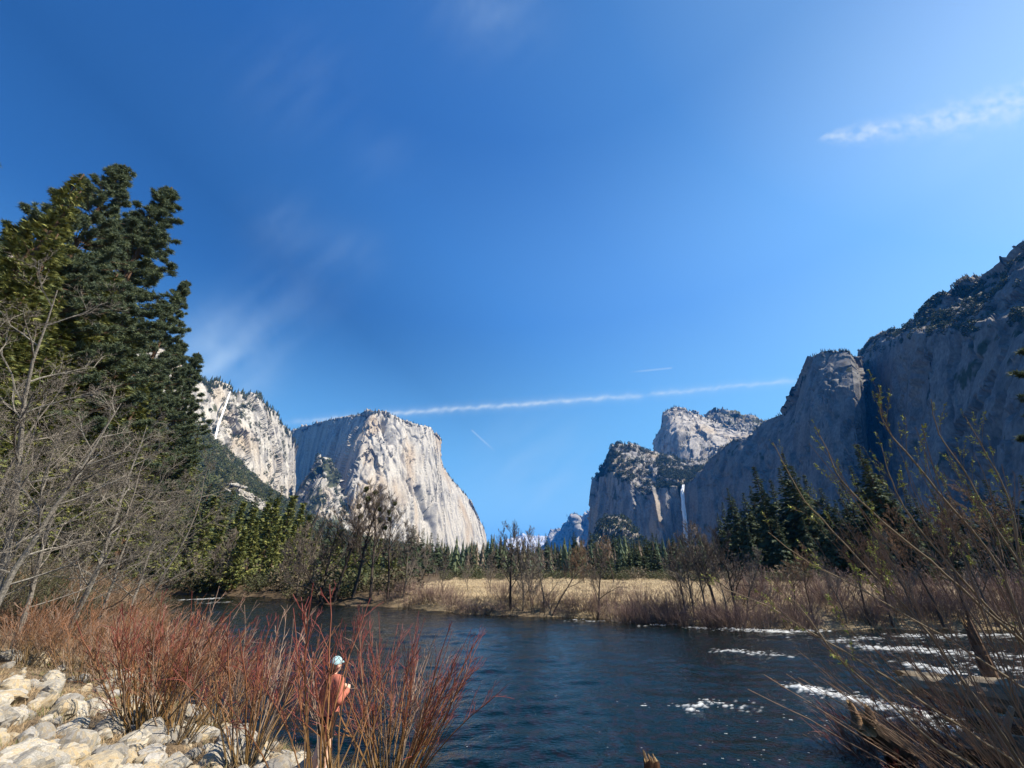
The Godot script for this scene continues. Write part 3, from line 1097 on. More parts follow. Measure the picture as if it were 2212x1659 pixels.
	M.bud = PackedVector3Array([Vector3(-0.012, 0, 0), Vector3(0, 0.07, 0.012), Vector3(0.016, 0.018, 0), Vector3(0, 0, -0.012), Vector3(0.014, 0.065, 0), Vector3(0, 0.018, 0.016)])

	# ------------------------------------------------ large structure
	make_ground()
	make_river()
	print("ground ", Time.get_ticks_msec())
	build_mountains()
	print("mountains ", Time.get_ticks_msec())
	build_forest()
	print("forest ", Time.get_ticks_msec())
	build_far_bank()
	print("far bank ", Time.get_ticks_msec())
	build_near_bank()
	print("near bank ", Time.get_ticks_msec())
	build_right_willow()
	build_rapids()
	make_person()
	print("all ", Time.get_ticks_msec())

func far_tree(kind: int) -> ArrayMesh:          # one metre high, for slopes kilometres away
	var acc := Acc.new()
	if kind == 0:
		for lay in 6:
			var y := 0.08 + lay * 0.15
			var r := 0.20 * (1.0 - lay / 6.2)
			for k in 6:
				var a := TAU * (k + 0.5 * (lay % 2)) / 6.0 + rv(-0.2, 0.2)
				var b := a + 0.75
				acc.tri(Vector3(0, y + 0.24, 0), Vector3(cos(a) * r * rv(0.7, 1.2), y, sin(a) * r), Vector3(cos(b) * r, y + 0.03, sin(b) * r * rv(0.7, 1.2)), Color.WHITE)
	else:
		for k in 46:
			var d := rdir()
			var p := Vector3(d.x * 0.42, 0.5 + d.y * 0.42, d.z * 0.42) * Vector3(1, 1, 1)
			var s := rdir() * 0.20
			var u := rdir() * 0.20
			acc.tri(p - s, p + u, p + s * 0.6 - u * 0.3, Color.WHITE)
	return acc.mesh(M.leaf)

func bush_mesh() -> ArrayMesh:                  # one metre high, leafy, for brush a hundred metres away
	var acc := Acc.new()
	for k in 230:
		var d := rdir()
		var p := Vector3(d.x * 0.6, 0.45 + d.y * 0.45, d.z * 0.6) * pow(rng.randf(), 0.25)
		var s := rdir() * 0.07
		var u := rdir() * 0.09
		acc.tri(p - s, p + u, p + s, Color.WHITE)
	return acc.mesh(M.leaf)

func twig_bush() -> ArrayMesh:                  # one metre high tangle of fine twigs with a few dead leaves
	var acc := Acc.new()
	for k in 70:
		var a := rv(0, TAU)
		var d := Vector3(cos(a) * rv(0.1, 0.9), 1.0, sin(a) * rv(0.1, 0.9)).normalized()
		var pts := wander(Vector3(cos(a), 0, sin(a)) * rv(0.0, 0.3), d, rv(0.5, 1.1), 3, 0.2, 0.02)
		acc.tube(pts, 0.007, 0.003, 3, Color.WHITE, Color.WHITE)
		for j in 4:
			var t := rv(0.3, 1.0)
			acc.tube(wander(along(pts, t), spread(heading(pts, t), rv(0.4, 1.0)), rv(0.12, 0.35), 2, 0.3, 0.05), 0.004, 0.002, 3, Color.WHITE, Color.WHITE)
		for j in 2:
			acc.stamp(M.leaf_tri, Transform3D(Basis(rdir(), rv(0, TAU)).scaled(Vector3.ONE * rv(0.02, 0.05)), along(pts, rv(0.2, 1.0))), Color(0.8, 0.9, 0.7))
	return acc.mesh(M.leaf)

func build_mountains() -> void:
	rng.seed = 101
	var ft := far_tree(0)
	var fb := far_tree(1)
	var greens := [Color(0.035, 0.05, 0.022), Color(0.05, 0.065, 0.028), Color(0.028, 0.042, 0.022)]
	# snow peaks at the head of the valley
	var g := cliff("snow_peak", "distant snow covered peaks at the head of the valley", [
		[[1040, 1200, 13000], [1075, 1182, 13200], [1095, 1166, 13400], [1110, 1160, 13500], [1128, 1157, 13600], [1142, 1158, 13600], [1152, 1163, 13500], [1165, 1166, 13400], [1200, 1160, 13300]],
		[[1040, 1222, 11500], [1075, 1222, 11500], [1095, 1222, 11500], [1110, 1222, 11500], [1128, 1222, 11500], [1142, 1222, 11500], [1152, 1222, 11500], [1165, 1222, 11500], [1200, 1222, 11500]]],
		[4, 6, 40, 2], 90, {"amp": 2.6, "fs": 0.25, "stretch": 0.8, "light": Color(0.72, 0.74, 0.78), "dark": Color(0.38, 0.40, 0.44), "warmth": 0.0, "crest": 600.0})
	# half dome and the sentinel wall
	g = cliff("granite_dome", "far hazy granite ridge with a snow dusted dome and a spire", [
		[[1163, 1200, 8600], [1170, 1180, 8600], [1180, 1168, 8500], [1186, 1158, 8400], [1190, 1143, 8300], [1200, 1140, 8300], [1213, 1139, 8200], [1222, 1132, 7800], [1232, 1119, 7000], [1238, 1111, 6600], [1246, 1111, 6500], [1252, 1117, 6600], [1264, 1108, 6400], [1275, 1100, 6300], [1300, 1080, 6200]],
		[[1163, 1222, 7600], [1170, 1222, 7600], [1180, 1222, 7400], [1186, 1222, 7200], [1190, 1222, 7000], [1200, 1222, 6900], [1213, 1222, 6700], [1222, 1222, 6500], [1232, 1222, 6200], [1240, 1222, 5700], [1250, 1222, 5600], [1256, 1222, 5800], [1264, 1222, 5700], [1275, 1222, 5600], [1300, 1222, 5600]]],
		[4, 6, 60, 2], 130, {"amp": 1.5, "fs": 0.5, "light": Color(0.46, 0.46, 0.46), "dark": Color(0.24, 0.25, 0.26), "warmth": 0.3, "crest": 300.0, "ribs": [[Vector2(1243, 1122), Vector2(1258, 1185), 5.0, 90.0]], "veg": 0.25})
	var s := scatter_on(g, 260, 0.2, 4, 30, Vector2(25, 45), greens)
	many("forest", ft, s[0], s[1], "tiny dark trees on the far hazy ridge", "forest")
	# the great pale wall and the wall with the thin fall, on the left
	g = cliff("granite_wall", "pale lit granite wall with a thin ribbon waterfall", [
		[[-500, 60, 1000], [-200, 400, 1050], [0, 520, 1120], [40, 540, 1160], [200, 640, 1400], [330, 738, 1650], [400, 797, 1800], [432, 820, 1880], [455, 828, 1950], [480, 834, 2000], [503, 845, 2060], [530, 850, 2120], [555, 857, 2180], [568, 872, 2230], [582, 884, 2280], [603, 905, 2380], [620, 920, 2450], [629, 934, 2500], [640, 960, 2800]],
		[[-500, 480, 900], [-200, 640, 950], [0, 700, 1000], [40, 710, 1040], [200, 780, 1250], [330, 840, 1520], [400, 860, 1680], [432, 885, 1760], [455, 890, 1850], [480, 905, 1960], [503, 920, 1960], [530, 930, 1970], [555, 945, 2040], [570, 960, 2110], [585, 975, 2170], [603, 985, 2260], [618, 1000, 2340], [627, 1010, 2400], [640, 1010, 2750]],
		[[-500, 1000, 800], [-200, 980, 850], [0, 960, 900], [40, 960, 940], [200, 960, 1120], [330, 950, 1380], [400, 945, 1520], [432, 950, 1600], [455, 960, 1660], [482, 1000, 1740], [505, 1020, 1800], [530, 1040, 1860], [555, 1055, 1930], [570, 1070, 2000], [585, 1080, 2060], [600, 1085, 2160], [612, 1090, 2260], [622, 1095, 2320], [640, 1100, 2700]]],
		[4, 5, 60, 60, 4], 420, {"amp": 0.55, "stretch": 0.16, "lean": 0.25, "light": Color(0.52, 0.495, 0.45), "dark": Color(0.24, 0.235, 0.23), "veg": 0.10, "crest": 60.0})
	s = scatter_on(g, 500, 0.35, 5, 20, Vector2(16, 34), greens)
	many("forest", ft, s[0], s[1], "small conifers along the rim of the pale wall", "forest")
	s = scatter_on(g, 900, 0.30, 12, 125, Vector2(7, 16), greens, 0.05)
	many("cliff_brush", fb, s[0], s[1], "dark brush on ledges of the pale wall", "brush")
	# the great monolith: a shaded recess on its left, a lit prow
	g = cliff("granite_monolith", "huge pale granite monolith with a sheer lit prow and shaded recess", [
		[[600, 935, 3850], [628, 932, 3780], [645, 924, 3680], [665, 920, 3570], [690, 913, 3430], [715, 906, 3280], [740, 901, 3130], [765, 899, 2960], [785, 893, 2830], [803, 889, 2760], [820, 888, 2740], [840, 893, 2760], [857, 901, 2800], [880, 910, 2860], [905, 919, 2930], [928, 929, 3000], [943, 938, 3050], [951, 948, 3080], [952, 985, 3120], [955, 1008, 3200], [975, 1035, 3350], [1000, 1062, 3500], [1015, 1082, 3600], [1030, 1112, 3720], [1042, 1140, 3800], [1050, 1165, 3900], [1056, 1185, 4000]],
		[[600, 985, 3800], [628, 980, 3720], [645, 975, 3610], [665, 970, 3490], [686, 968, 3350], [705, 965, 3200], [728, 960, 3030], [749, 955, 2830], [768, 950, 2650], [785, 952, 2570], [812, 955, 2590], [838, 958, 2620], [856, 962, 2670], [878, 968, 2740], [903, 972, 2830], [926, 978, 2920], [941, 982, 2990], [949, 990, 3040], [953, 1020, 3080], [960, 1040, 3140], [976, 1065, 3250], [998, 1090, 3390], [1013, 1105, 3490], [1028, 1130, 3620], [1040, 1155, 3720], [1049, 1175, 3840], [1056, 1195, 3950]],
		[[600, 1080, 3700], [628, 1080, 3610], [650, 1080, 3490], [665, 1078, 3380], [680, 1075, 3230], [696, 1072, 3070], [714, 1068, 2880], [732, 1065, 2660], [749, 1062, 2490], [768, 1062, 2420], [803, 1062, 2450], [836, 1065, 2490], [855, 1068, 2550], [878, 1070, 2640], [902, 1075, 2740], [925, 1080, 2840], [940, 1085, 2920], [950, 1090, 2980], [955, 1100, 3020], [965, 1110, 3080], [980, 1120, 3180], [998, 1130, 3300], [1012, 1140, 3400], [1027, 1155, 3540], [1040, 1170, 3650], [1050, 1185, 3780], [1058, 1203, 3900]],
		[[600, 1205, 3300], [628, 1205, 3230], [650, 1205, 3130], [668, 1205, 3030], [680, 1205, 2920], [695, 1205, 2800], [710, 1205, 2650], [725, 1205, 2490], [740, 1205, 2350], [758, 1205, 2290], [795, 1205, 2330], [834, 1205, 2380], [854, 1205, 2440], [877, 1205, 2540], [902, 1205, 2640], [925, 1205, 2740], [942, 1205, 2820], [952, 1205, 2880], [960, 1205, 2930], [970, 1205, 2990], [985, 1206, 3090], [1000, 1206, 3200], [1014, 1207, 3300], [1029, 1208, 3440], [1043, 1209, 3560], [1053, 1210, 3700], [1060, 1211, 3850]]],
		[4, 5, 60, 90, 60, 2], 520, {"amp": 0.58, "stretch": 0.11, "light": Color(0.55, 0.525, 0.475), "dark": Color(0.29, 0.285, 0.28), "warm": Color(0.48, 0.38, 0.27), "crest": 130.0, "calm": 0.45, "calm_from": 0.62,
		"ribs": [[Vector2(905, 1055), Vector2(925, 1120), 5.0, -55.0], [Vector2(880, 1040), Vector2(893, 1075), 4.0, -45.0], [Vector2(830, 905), Vector2(846, 950), 7.0, -60.0], [Vector2(822, 1050), Vector2(826, 1120), 4.0, -30.0], [Vector2(935, 1090), Vector2(940, 1190), 4.0, 40.0]]})
	s = scatter_on(g, 420, 0.3, 4, 16, Vector2(14, 28), greens)
	many("forest", ft, s[0], s[1], "small conifers along the summit rim of the great monolith", "forest")
	# the pinnacle that stands in the recess
	g = cliff("granite_buttress", "brushy granite buttress standing in the shaded recess", [
		[[610, 1110, 2500], [640, 1070, 2480], [660, 1035, 2450], [676, 1008, 2430], [684, 992, 2420], [692, 988, 2410], [702, 988, 2410], [712, 992, 2420], [720, 1010, 2430], [728, 1045, 2450], [740, 1075, 2460], [756, 1105, 2460], [780, 1140, 2450]],
		[[610, 1130, 2420], [638, 1100, 2390], [656, 1070, 2360], [670, 1050, 2340], [680, 1040, 2330], [690, 1038, 2310], [702, 1038, 2310], [714, 1040, 2330], [726, 1055, 2350], [736, 1075, 2370], [750, 1095, 2390], [766, 1120, 2400], [790, 1150, 2400]],
		[[590, 1205, 2250], [625, 1205, 2220], [645, 1205, 2180], [660, 1205, 2150], [675, 1205, 2130], [690, 1205, 2120], [705, 1205, 2130], [720, 1205, 2150], [735, 1205, 2170], [750, 1205, 2190], [765, 1205, 2210], [785, 1205, 2230], [810, 1205, 2240]]],
		[3, 4, 40, 60, 2], 170, {"amp": 0.7, "stretch": 0.35, "lean": -0.5, "light": Color(0.46, 0.44, 0.40), "dark": Color(0.25, 0.245, 0.24), "veg": 0.5, "crest": 60.0})
	s = scatter_on(g, 700, 0.25, 6, 100, Vector2(8, 18), greens, -0.05)
	many("cliff_brush", fb, s[0], s[1], "dark brush on the buttress in the recess", "brush")
	# cathedral group on the right
	g = cliff("granite_summit", "green topped granite summit behind the bare rounded rock", [
		[[1515, 925, 3700], [1524, 905, 3700], [1531, 887, 3700], [1545, 883, 3700], [1562, 886, 3720], [1580, 888, 3740], [1600, 893, 3760], [1622, 899, 3780], [1645, 907, 3800], [1680, 930, 3800]],
		[[1515, 960, 3350], [1524, 960, 3350], [1531, 960, 3350], [1545, 960, 3350], [1562, 960, 3350], [1580, 960, 3350], [1600, 965, 3350], [1622, 970, 3350], [1645, 970, 3350], [1680, 975, 3350]]],
		[3, 4, 40, 2], 120, {"amp": 0.9, "stretch": 0.5, "light": Color(0.36, 0.35, 0.33), "dark": Color(0.20, 0.20, 0.195), "veg": 0.42, "crest": 200.0})
	s = scatter_on(g, 700, 0.2, 4, 45, Vector2(14, 26), greens)
	many("forest", ft, s[0], s[1], "small conifers on the green topped summit", "forest")
	g = cliff("granite_rock", "rounded bare granite rock with a bright slab flank", [
		[[1420, 950, 3500], [1417, 942, 3230], [1430, 926, 3210], [1432, 908, 3220], [1433, 892, 3230], [1443, 883, 3250], [1456, 878, 3270], [1470, 879, 3280], [1486, 883, 3290], [1502, 890, 3300], [1518, 900, 3300], [1534, 910, 3290], [1560, 918, 3270], [1590, 929, 3250], [1620, 938, 3230], [1655, 950, 3200]],
		[[1420, 965, 3450], [1415, 960, 3180], [1426, 955, 3120], [1432, 950, 3060], [1440, 945, 3020], [1450, 940, 2990], [1464, 937, 2960], [1480, 937, 2960], [1496, 938, 2980], [1512, 940, 3000], [1526, 942, 3010], [1542, 945, 3020], [1566, 950, 3020], [1592, 955, 3010], [1618, 960, 3000], [1650, 968, 3000]],
		[[1420, 1000, 3350], [1412, 990, 3080], [1424, 1000, 3000], [1434, 1005, 2940], [1446, 1010, 2890], [1458, 1015, 2850], [1472, 1015, 2820], [1486, 1015, 2810], [1500, 1012, 2800], [1514, 1008, 2800], [1528, 1003, 2800], [1545, 1000, 2800], [1568, 1000, 2790], [1594, 1000, 2780], [1618, 1000, 2780], [1650, 1005, 2780]]],
		[3, 5, 50, 40, 2], 220, {"amp": 0.55, "stretch": 0.35, "lean": -0.6, "light": Color(0.52, 0.49, 0.45), "dark": Color(0.23, 0.225, 0.22), "veg": 0.06, "crest": 120.0})
	s = scatter_on(g, 160, 0.3, 4, 14, Vector2(14, 24), greens)
	many("forest", ft, s[0], s[1], "small conifers on top of the rounded rock", "forest")
	g = cliff("granite_headland", "granite headland with brushy lit top and sheer shaded face", [
		[[1318, 1020, 3000], [1301, 1016, 2560], [1312, 986, 2580], [1322, 961, 2600], [1334, 957, 2620], [1350, 958, 2650], [1372, 962, 2680], [1395, 966, 2710], [1420, 974, 2740], [1445, 988, 2760], [1470, 999, 2780], [1500, 1000, 2800], [1540, 990, 2830], [1570, 985, 2850]],
		[[1310, 1050, 2980], [1283, 1041, 2520], [1299, 1030, 2470], [1316, 1016, 2420], [1330, 1022, 2380], [1348, 1035, 2330], [1370, 1052, 2270], [1396, 1066, 2220], [1420, 1054, 2190], [1440, 1050, 2170], [1460, 1050, 2160], [1478, 1050, 2160], [1496, 1048, 2150], [1530, 1040, 2150]],
		[[1300, 1100, 2980], [1276, 1090, 2500], [1293, 1090, 2450], [1310, 1090, 2395], [1328, 1090, 2340], [1346, 1090, 2290], [1370, 1092, 2230], [1395, 1095, 2190], [1418, 1095, 2150], [1438, 1095, 2130], [1458, 1095, 2140], [1478, 1095, 2150], [1496, 1095, 2130], [1530, 1095, 2130]],
		[[1290, 1212, 2950], [1265, 1212, 2470], [1286, 1212, 2410], [1306, 1212, 2350], [1326, 1212, 2290], [1345, 1212, 2240], [1368, 1212, 2190], [1394, 1212, 2150], [1417, 1212, 2110], [1437, 1212, 2090], [1457, 1212, 2100], [1480, 1212, 2110], [1496, 1212, 2090], [1530, 1212, 2090]]],
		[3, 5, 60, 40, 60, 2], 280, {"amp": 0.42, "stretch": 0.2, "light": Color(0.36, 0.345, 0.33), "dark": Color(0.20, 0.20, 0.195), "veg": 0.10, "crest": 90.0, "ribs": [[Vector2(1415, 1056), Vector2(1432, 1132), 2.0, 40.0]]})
	s = scatter_on(g, 1500, 0.30, 4, 70, Vector2(10, 22), greens, -0.12)
	many("cliff_brush", fb, s[0], s[1], "brush and trees on the sloping top of the headland", "brush")
	s = scatter_on(g, 900, 0.30, 20, 68, Vector2(10, 20), greens, -1.0, Rect2(1420, 990, 120, 70))
	many("cliff_brush", fb, s[0], s[1], "dark green brush in the hollow above the waterfall", "brush")
	s = scatter_on(g, 120, 0.15, 5, 16, Vector2(16, 28), greens)
	many("forest", ft, s[0], s[1], "small conifers along the crest of the headland", "forest")
	# nearer knoll at the headland's foot
	g = cliff("granite_knoll", "low tree covered granite knoll below the shaded headland", [
		[[1275, 1190, 1500], [1288, 1150, 1500], [1300, 1130, 1510], [1315, 1125, 1520], [1330, 1128, 1520], [1345, 1140, 1510], [1365, 1160, 1500], [1390, 1175, 1490], [1420, 1195, 1480]],
		[[1270, 1216, 1300], [1286, 1216, 1300], [1300, 1216, 1300], [1315, 1216, 1300], [1330, 1216, 1300], [1345, 1216, 1300], [1365, 1216, 1300], [1390, 1216, 1300], [1420, 1216, 1300]]],
		[3, 3, 40, 2], 90, {"amp": 0.6, "stretch": 0.6, "light": Color(0.36, 0.33, 0.29), "dark": Color(0.18, 0.17, 0.15), "veg": 0.3, "crest": 60.0})
	s = scatter_on(g, 500, 0.15, 4, 46, Vector2(9, 22), greens)
	many("cliff_brush", fb, s[0], s[1], "brush and oaks on the low knoll", "brush")
	# the dark tower and the ridge falling from it to the waterfall
	g = cliff("granite_tower", "dark blunt granite tower and its ridge falling to the waterfall", [
		[[1470, 1062, 2300], [1482, 1050, 2100], [1500, 1032, 2080], [1530, 1002, 2050], [1553, 970, 2020], [1575, 958, 2000], [1600, 950, 1970], [1625, 935, 1940], [1648, 911, 1920], [1672, 900, 1890], [1690, 890, 1860], [1706, 868, 1830], [1720, 843, 1800], [1730, 815, 1780], [1740, 790, 1760], [1752, 766, 1740], [1775, 755, 1720], [1800, 750, 1700], [1822, 753, 1680], [1838, 757, 1670], [1848, 765, 1690], [1855, 775, 1760], [1860, 790, 2000]],
		[[1470, 1090, 2280], [1483, 1085, 2070], [1502, 1075, 2040], [1532, 1055, 1990], [1556, 1030, 1950], [1580, 1015, 1910], [1605, 1005, 1870], [1630, 995, 1830], [1653, 980, 1800], [1676, 970, 1760], [1696, 955, 1720], [1713, 935, 1690], [1728, 910, 1660], [1742, 890, 1630], [1757, 870, 1605], [1772, 855, 1580], [1790, 845, 1560], [1810, 840, 1540], [1830, 835, 1525], [1844, 830, 1520], [1857, 825, 1540], [1867, 825, 1640], [1868, 850, 1950]],
		[[1470, 1215, 2230], [1484, 1215, 2030], [1504, 1215, 1990], [1534, 1215, 1930], [1558, 1215, 1880], [1582, 1215, 1830], [1607, 1215, 1780], [1632, 1215, 1730], [1656, 1215, 1690], [1680, 1215, 1640], [1700, 1215, 1600], [1720, 1215, 1560], [1740, 1215, 1520], [1757, 1215, 1490], [1772, 1215, 1460], [1787, 1215, 1435], [1803, 1215, 1415], [1820, 1215, 1395], [1838, 1215, 1380], [1855, 1215, 1370], [1870, 1215, 1370], [1882, 1215, 1420], [1885, 1215, 1900]]],
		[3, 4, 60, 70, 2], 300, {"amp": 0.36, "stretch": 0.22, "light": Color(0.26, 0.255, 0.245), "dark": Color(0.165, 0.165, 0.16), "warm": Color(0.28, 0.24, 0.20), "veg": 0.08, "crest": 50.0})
	s = scatter_on(g, 260, 0.25, 3, 12, Vector2(8, 17), greens)
	many("forest", ft, s[0], s[1], "small trees along the crest of the dark tower", "forest")
	g = cliff("granite_mountain", "highest dark shaded mountain wall, behind the blunt tower", [
		[[1790, 820, 2250], [1830, 800, 2180], [1857, 770, 2100], [1868, 748, 2060], [1885, 731, 2000], [1905, 718, 1930], [1935, 714, 1830], [1964, 711, 1740], [1985, 694, 1560], [2003, 678, 1550], [2018, 660, 1540], [2032, 650, 1530], [2050, 640, 1510], [2066, 629, 1490], [2070, 610, 1480], [2082, 601, 1470], [2100, 600, 1460], [2130, 594, 1440], [2155, 578, 1420], [2180, 564, 1400], [2196, 545, 1390], [2212, 531, 1380], [2260, 505, 1350], [2350, 470, 1300], [2500, 430, 1250], [2800, 420, 1200]],
		[[1790, 830, 2220], [1830, 812, 2140], [1857, 782, 2050], [1868, 762, 2000], [1885, 745, 1930], [1905, 731, 1850], [1935, 724, 1730], [1964, 719, 1600], [1985, 715, 1390], [2003, 712, 1370], [2018, 709, 1355], [2032, 707, 1340], [2050, 704, 1320], [2066, 702, 1305], [2070, 701, 1300], [2082, 698, 1290], [2100, 692, 1275], [2130, 682, 1250], [2155, 672, 1230], [2180, 665, 1210], [2196, 660, 1195], [2212, 655, 1185], [2260, 640, 1150], [2350, 620, 1090], [2500, 600, 1030], [2800, 600, 960]],
		[[1790, 840, 2190], [1830, 822, 2100], [1857, 795, 2000], [1868, 775, 1950], [1885, 757, 1880], [1905, 741, 1790], [1935, 732, 1670], [1964, 727, 1530], [1985, 723, 1325], [2003, 720, 1305], [2018, 717, 1290], [2032, 715, 1275], [2050, 712, 1255], [2066, 710, 1240], [2070, 709, 1235], [2082, 706, 1225], [2100, 700, 1210], [2130, 692, 1185], [2155, 684, 1165], [2180, 678, 1145], [2196, 674, 1130], [2212, 670, 1120], [2260, 660, 1085], [2350, 645, 1025], [2500, 630, 965], [2800, 630, 900]],
		[[1790, 1215, 2000], [1830, 1215, 1880], [1857, 1215, 1780], [1868, 1215, 1730], [1885, 1215, 1650], [1905, 1215, 1560], [1935, 1215, 1400], [1964, 1215, 1205], [1985, 1215, 1175], [2003, 1215, 1150], [2018, 1215, 1130], [2032, 1215, 1110], [2050, 1215, 1085], [2066, 1215, 1065], [2070, 1215, 1060], [2082, 1215, 1045], [2100, 1215, 1020], [2130, 1215, 985], [2155, 1215, 955], [2180, 1215, 930], [2196, 1215, 910], [2212, 1215, 895], [2260, 1215, 850], [2350, 1215, 780], [2500, 1215, 700], [2800, 1215, 620]]],
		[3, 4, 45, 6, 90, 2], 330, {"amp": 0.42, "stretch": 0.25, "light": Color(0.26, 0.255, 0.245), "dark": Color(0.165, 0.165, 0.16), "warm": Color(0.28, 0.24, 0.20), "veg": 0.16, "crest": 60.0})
	s = scatter_on(g, 420, 0.25, 3, 14, Vector2(7, 16), greens)
	many("forest", ft, s[0], s[1], "small ragged trees along the dark mountain's skyline", "forest")
	s = scatter_on(g, 1500, 0.25, 8, 62, Vector2(6, 14), greens, -0.05)
	many("cliff_brush", fb, s[0], s[1], "brush on the ledge and upper slopes of the dark mountain", "brush")
	# talus below the left walls
	g = cliff("talus_slope", "brush covered talus slope with a pale scree chute", [
		[[-500, 900, 780], [-200, 890, 830], [0, 880, 880], [200, 880, 1080], [330, 890, 1330], [400, 905, 1480], [440, 930, 1560], [465, 955, 1620], [490, 985, 1690], [520, 1012, 1760], [555, 1040, 1850], [590, 1062, 1900], [620, 1084, 1930], [655, 1105, 1960], [690, 1122, 1990], [740, 1145, 2030], [800, 1165, 2070], [900, 1185, 2120]],
		[[-500, 1219, 420], [-200, 1219, 430], [0, 1219, 440], [200, 1219, 470], [330, 1219, 520], [400, 1219, 560], [440, 1219, 590], [465, 1219, 610], [490, 1219, 640], [520, 1219, 670], [555, 1219, 710], [590, 1219, 750], [620, 1219, 790], [655, 1219, 830], [690, 1219, 870], [740, 1219, 930], [800, 1219, 1000], [900, 1219, 1100]]],
		[2, 2, 90, 2], 260, {"amp": 0.35, "stretch": 1.0, "light": Color(0.16, 0.15, 0.10), "dark": Color(0.09, 0.09, 0.055), "warmth": 0.3, "veg": 0.45, "green": Color(0.06, 0.075, 0.03), "crest": 20.0})
	var chute := []
	var chute_c := []
	var brush := []
	var brush_c := []
	var tg := scatter_on(g, 9000, 0.1, 3, 92, Vector2(7, 15), [Color(0.055, 0.07, 0.028), Color(0.075, 0.085, 0.032), Color(0.04, 0.055, 0.025), Color(0.09, 0.09, 0.04)], -1.0, Rect2(300, 850, 620, 380))
	for i in tg[0].size():
		var sp := seen_at(tg[0][i].origin)
		var dd := seg_near(sp, [Vector2(498, 1052), Vector2(535, 1078), Vector2(582, 1112)])
		var dd2 := seg_near(sp, [Vector2(470, 1035), Vector2(480, 1042)])
		if absf(dd.x) < 8.0 + 3.0 * sin(sp.x * 0.4) or absf(dd2.x) < 7.0:
			chute.append(tg[0][i])
		else:
			brush.append(tg[0][i])
			brush_c.append(tg[1][i])
	many("slope_brush", fb, brush, brush_c, "dark green brush and small trees over the talus slope", "brush")
	var bm := boulder_mesh(900, 0.7, Color(0.50, 0.49, 0.46))
	var scree := []
	for k in 1700:
		var t := rng.randf()
		var c2: Vector2 = Vector2(497, 1050).lerp(Vector2(584, 1113), t) + Vector2(rv(-1, 1), rv(-1, 1)) * (5.0 + 7.0 * t)
		if k % 9 == 0:
			c2 = Vector2(474, 1038) + Vector2(rv(-9, 9), rv(-9, 9))
		# lay the block on the slope: walk along the sight line to the talus plane between ridge and foot
		var hit := slope_hit(g, c2)
		if hit.x < 1e8:
			var s2 := rv(2.0, 5.5)
			scree.append(Transform3D(Basis(rdir(), rv(0, TAU)).scaled(Vector3.ONE * s2), hit + Vector3(0, s2 * 0.4, 0)))
	many("scree", bm, scree, [], "chute of pale broken scree blocks on the talus slope", "scree")
	# waterfalls
	waterfall("waterfall", "tall white waterfall dropping down the shaded headland alcove", [at(1476.5, 1047, 2085), at(1474, 1060, 2065), at(1476, 1090, 2050), at(1479, 1120, 2040), at(1482, 1160, 2030), at(1483, 1200, 2030)], 11.0, 22.0)
	waterfall("waterfall", "thin ribbon waterfall slanting down the pale lit wall", [at(497, 846, 1990), at(490, 868, 1915), at(481, 893, 1860), at(472, 918, 1820), at(465, 945, 1770), at(463, 962, 1740)], 4.0, 8.0, 0.08)

func slope_hit(g: Dictionary, sp: Vector2) -> Vector3:
	# nearest grid vertex of a slope as seen from the bank, found by a coarse search
	var nu: int = g.nu
	var best := 1e9
	var out := Vector3(1e9, 0, 0)
	var pos: PackedVector3Array = g.pos
	for j in range(4, int(g.nv) - 2, 2):
		for i in range(120, 230, 2):
			var p := pos[j * nu + i]
			var d := seen_at(p).distance_squared_to(sp)
			if d < best:
				best = d
				out = p
	var jit := Vector3(rv(-9, 9), 0, rv(-9, 9))
	return out + jit if best < 400.0 else Vector3(1e9, 0, 0)

func waterfall(called: String, label: String, pts: Array, w0: float, w1: float, thick := 0.2) -> void:
	var acc := Acc.new()
	var nz := noise(0.11, 3, FastNoiseLite.TYPE_SIMPLEX_SMOOTH, 77)
	for strand in 26:
		var line := PackedVector3Array()
		var off := rv(-1, 1)
		var t0 := maxf(0.0, rv(-0.3, 0.5))
		var t1 := minf(1.0, t0 + rv(0.35, 0.9))
		var packed := PackedVector3Array(pts)
		for k in 14:
			var t := lerpf(t0, t1, k / 13.0)
			var p := along(packed, t)
			var side := Vector3(-p.z, 0, p.x).normalized()
			var w := lerpf(w0, w1, t) * 0.42
			line.append(p + side * (off * w + nz.get_noise_2d(k * 3.0 + strand * 50.0, 0.0) * w * 0.6) - Vector3(p.x, 0, p.z).normalized() * rv(0.0, w))
		acc.tube(line, rv(0.5, 0.9) * w0 * thick, rv(0.4, 0.8) * w1 * thick, 5, shade(Color(0.80, 0.82, 0.84), 0.08), shade(Color(0.74, 0.76, 0.78), 0.08))
	single(called, acc.mesh(M.foam), label, "waterfall", "", "structure")

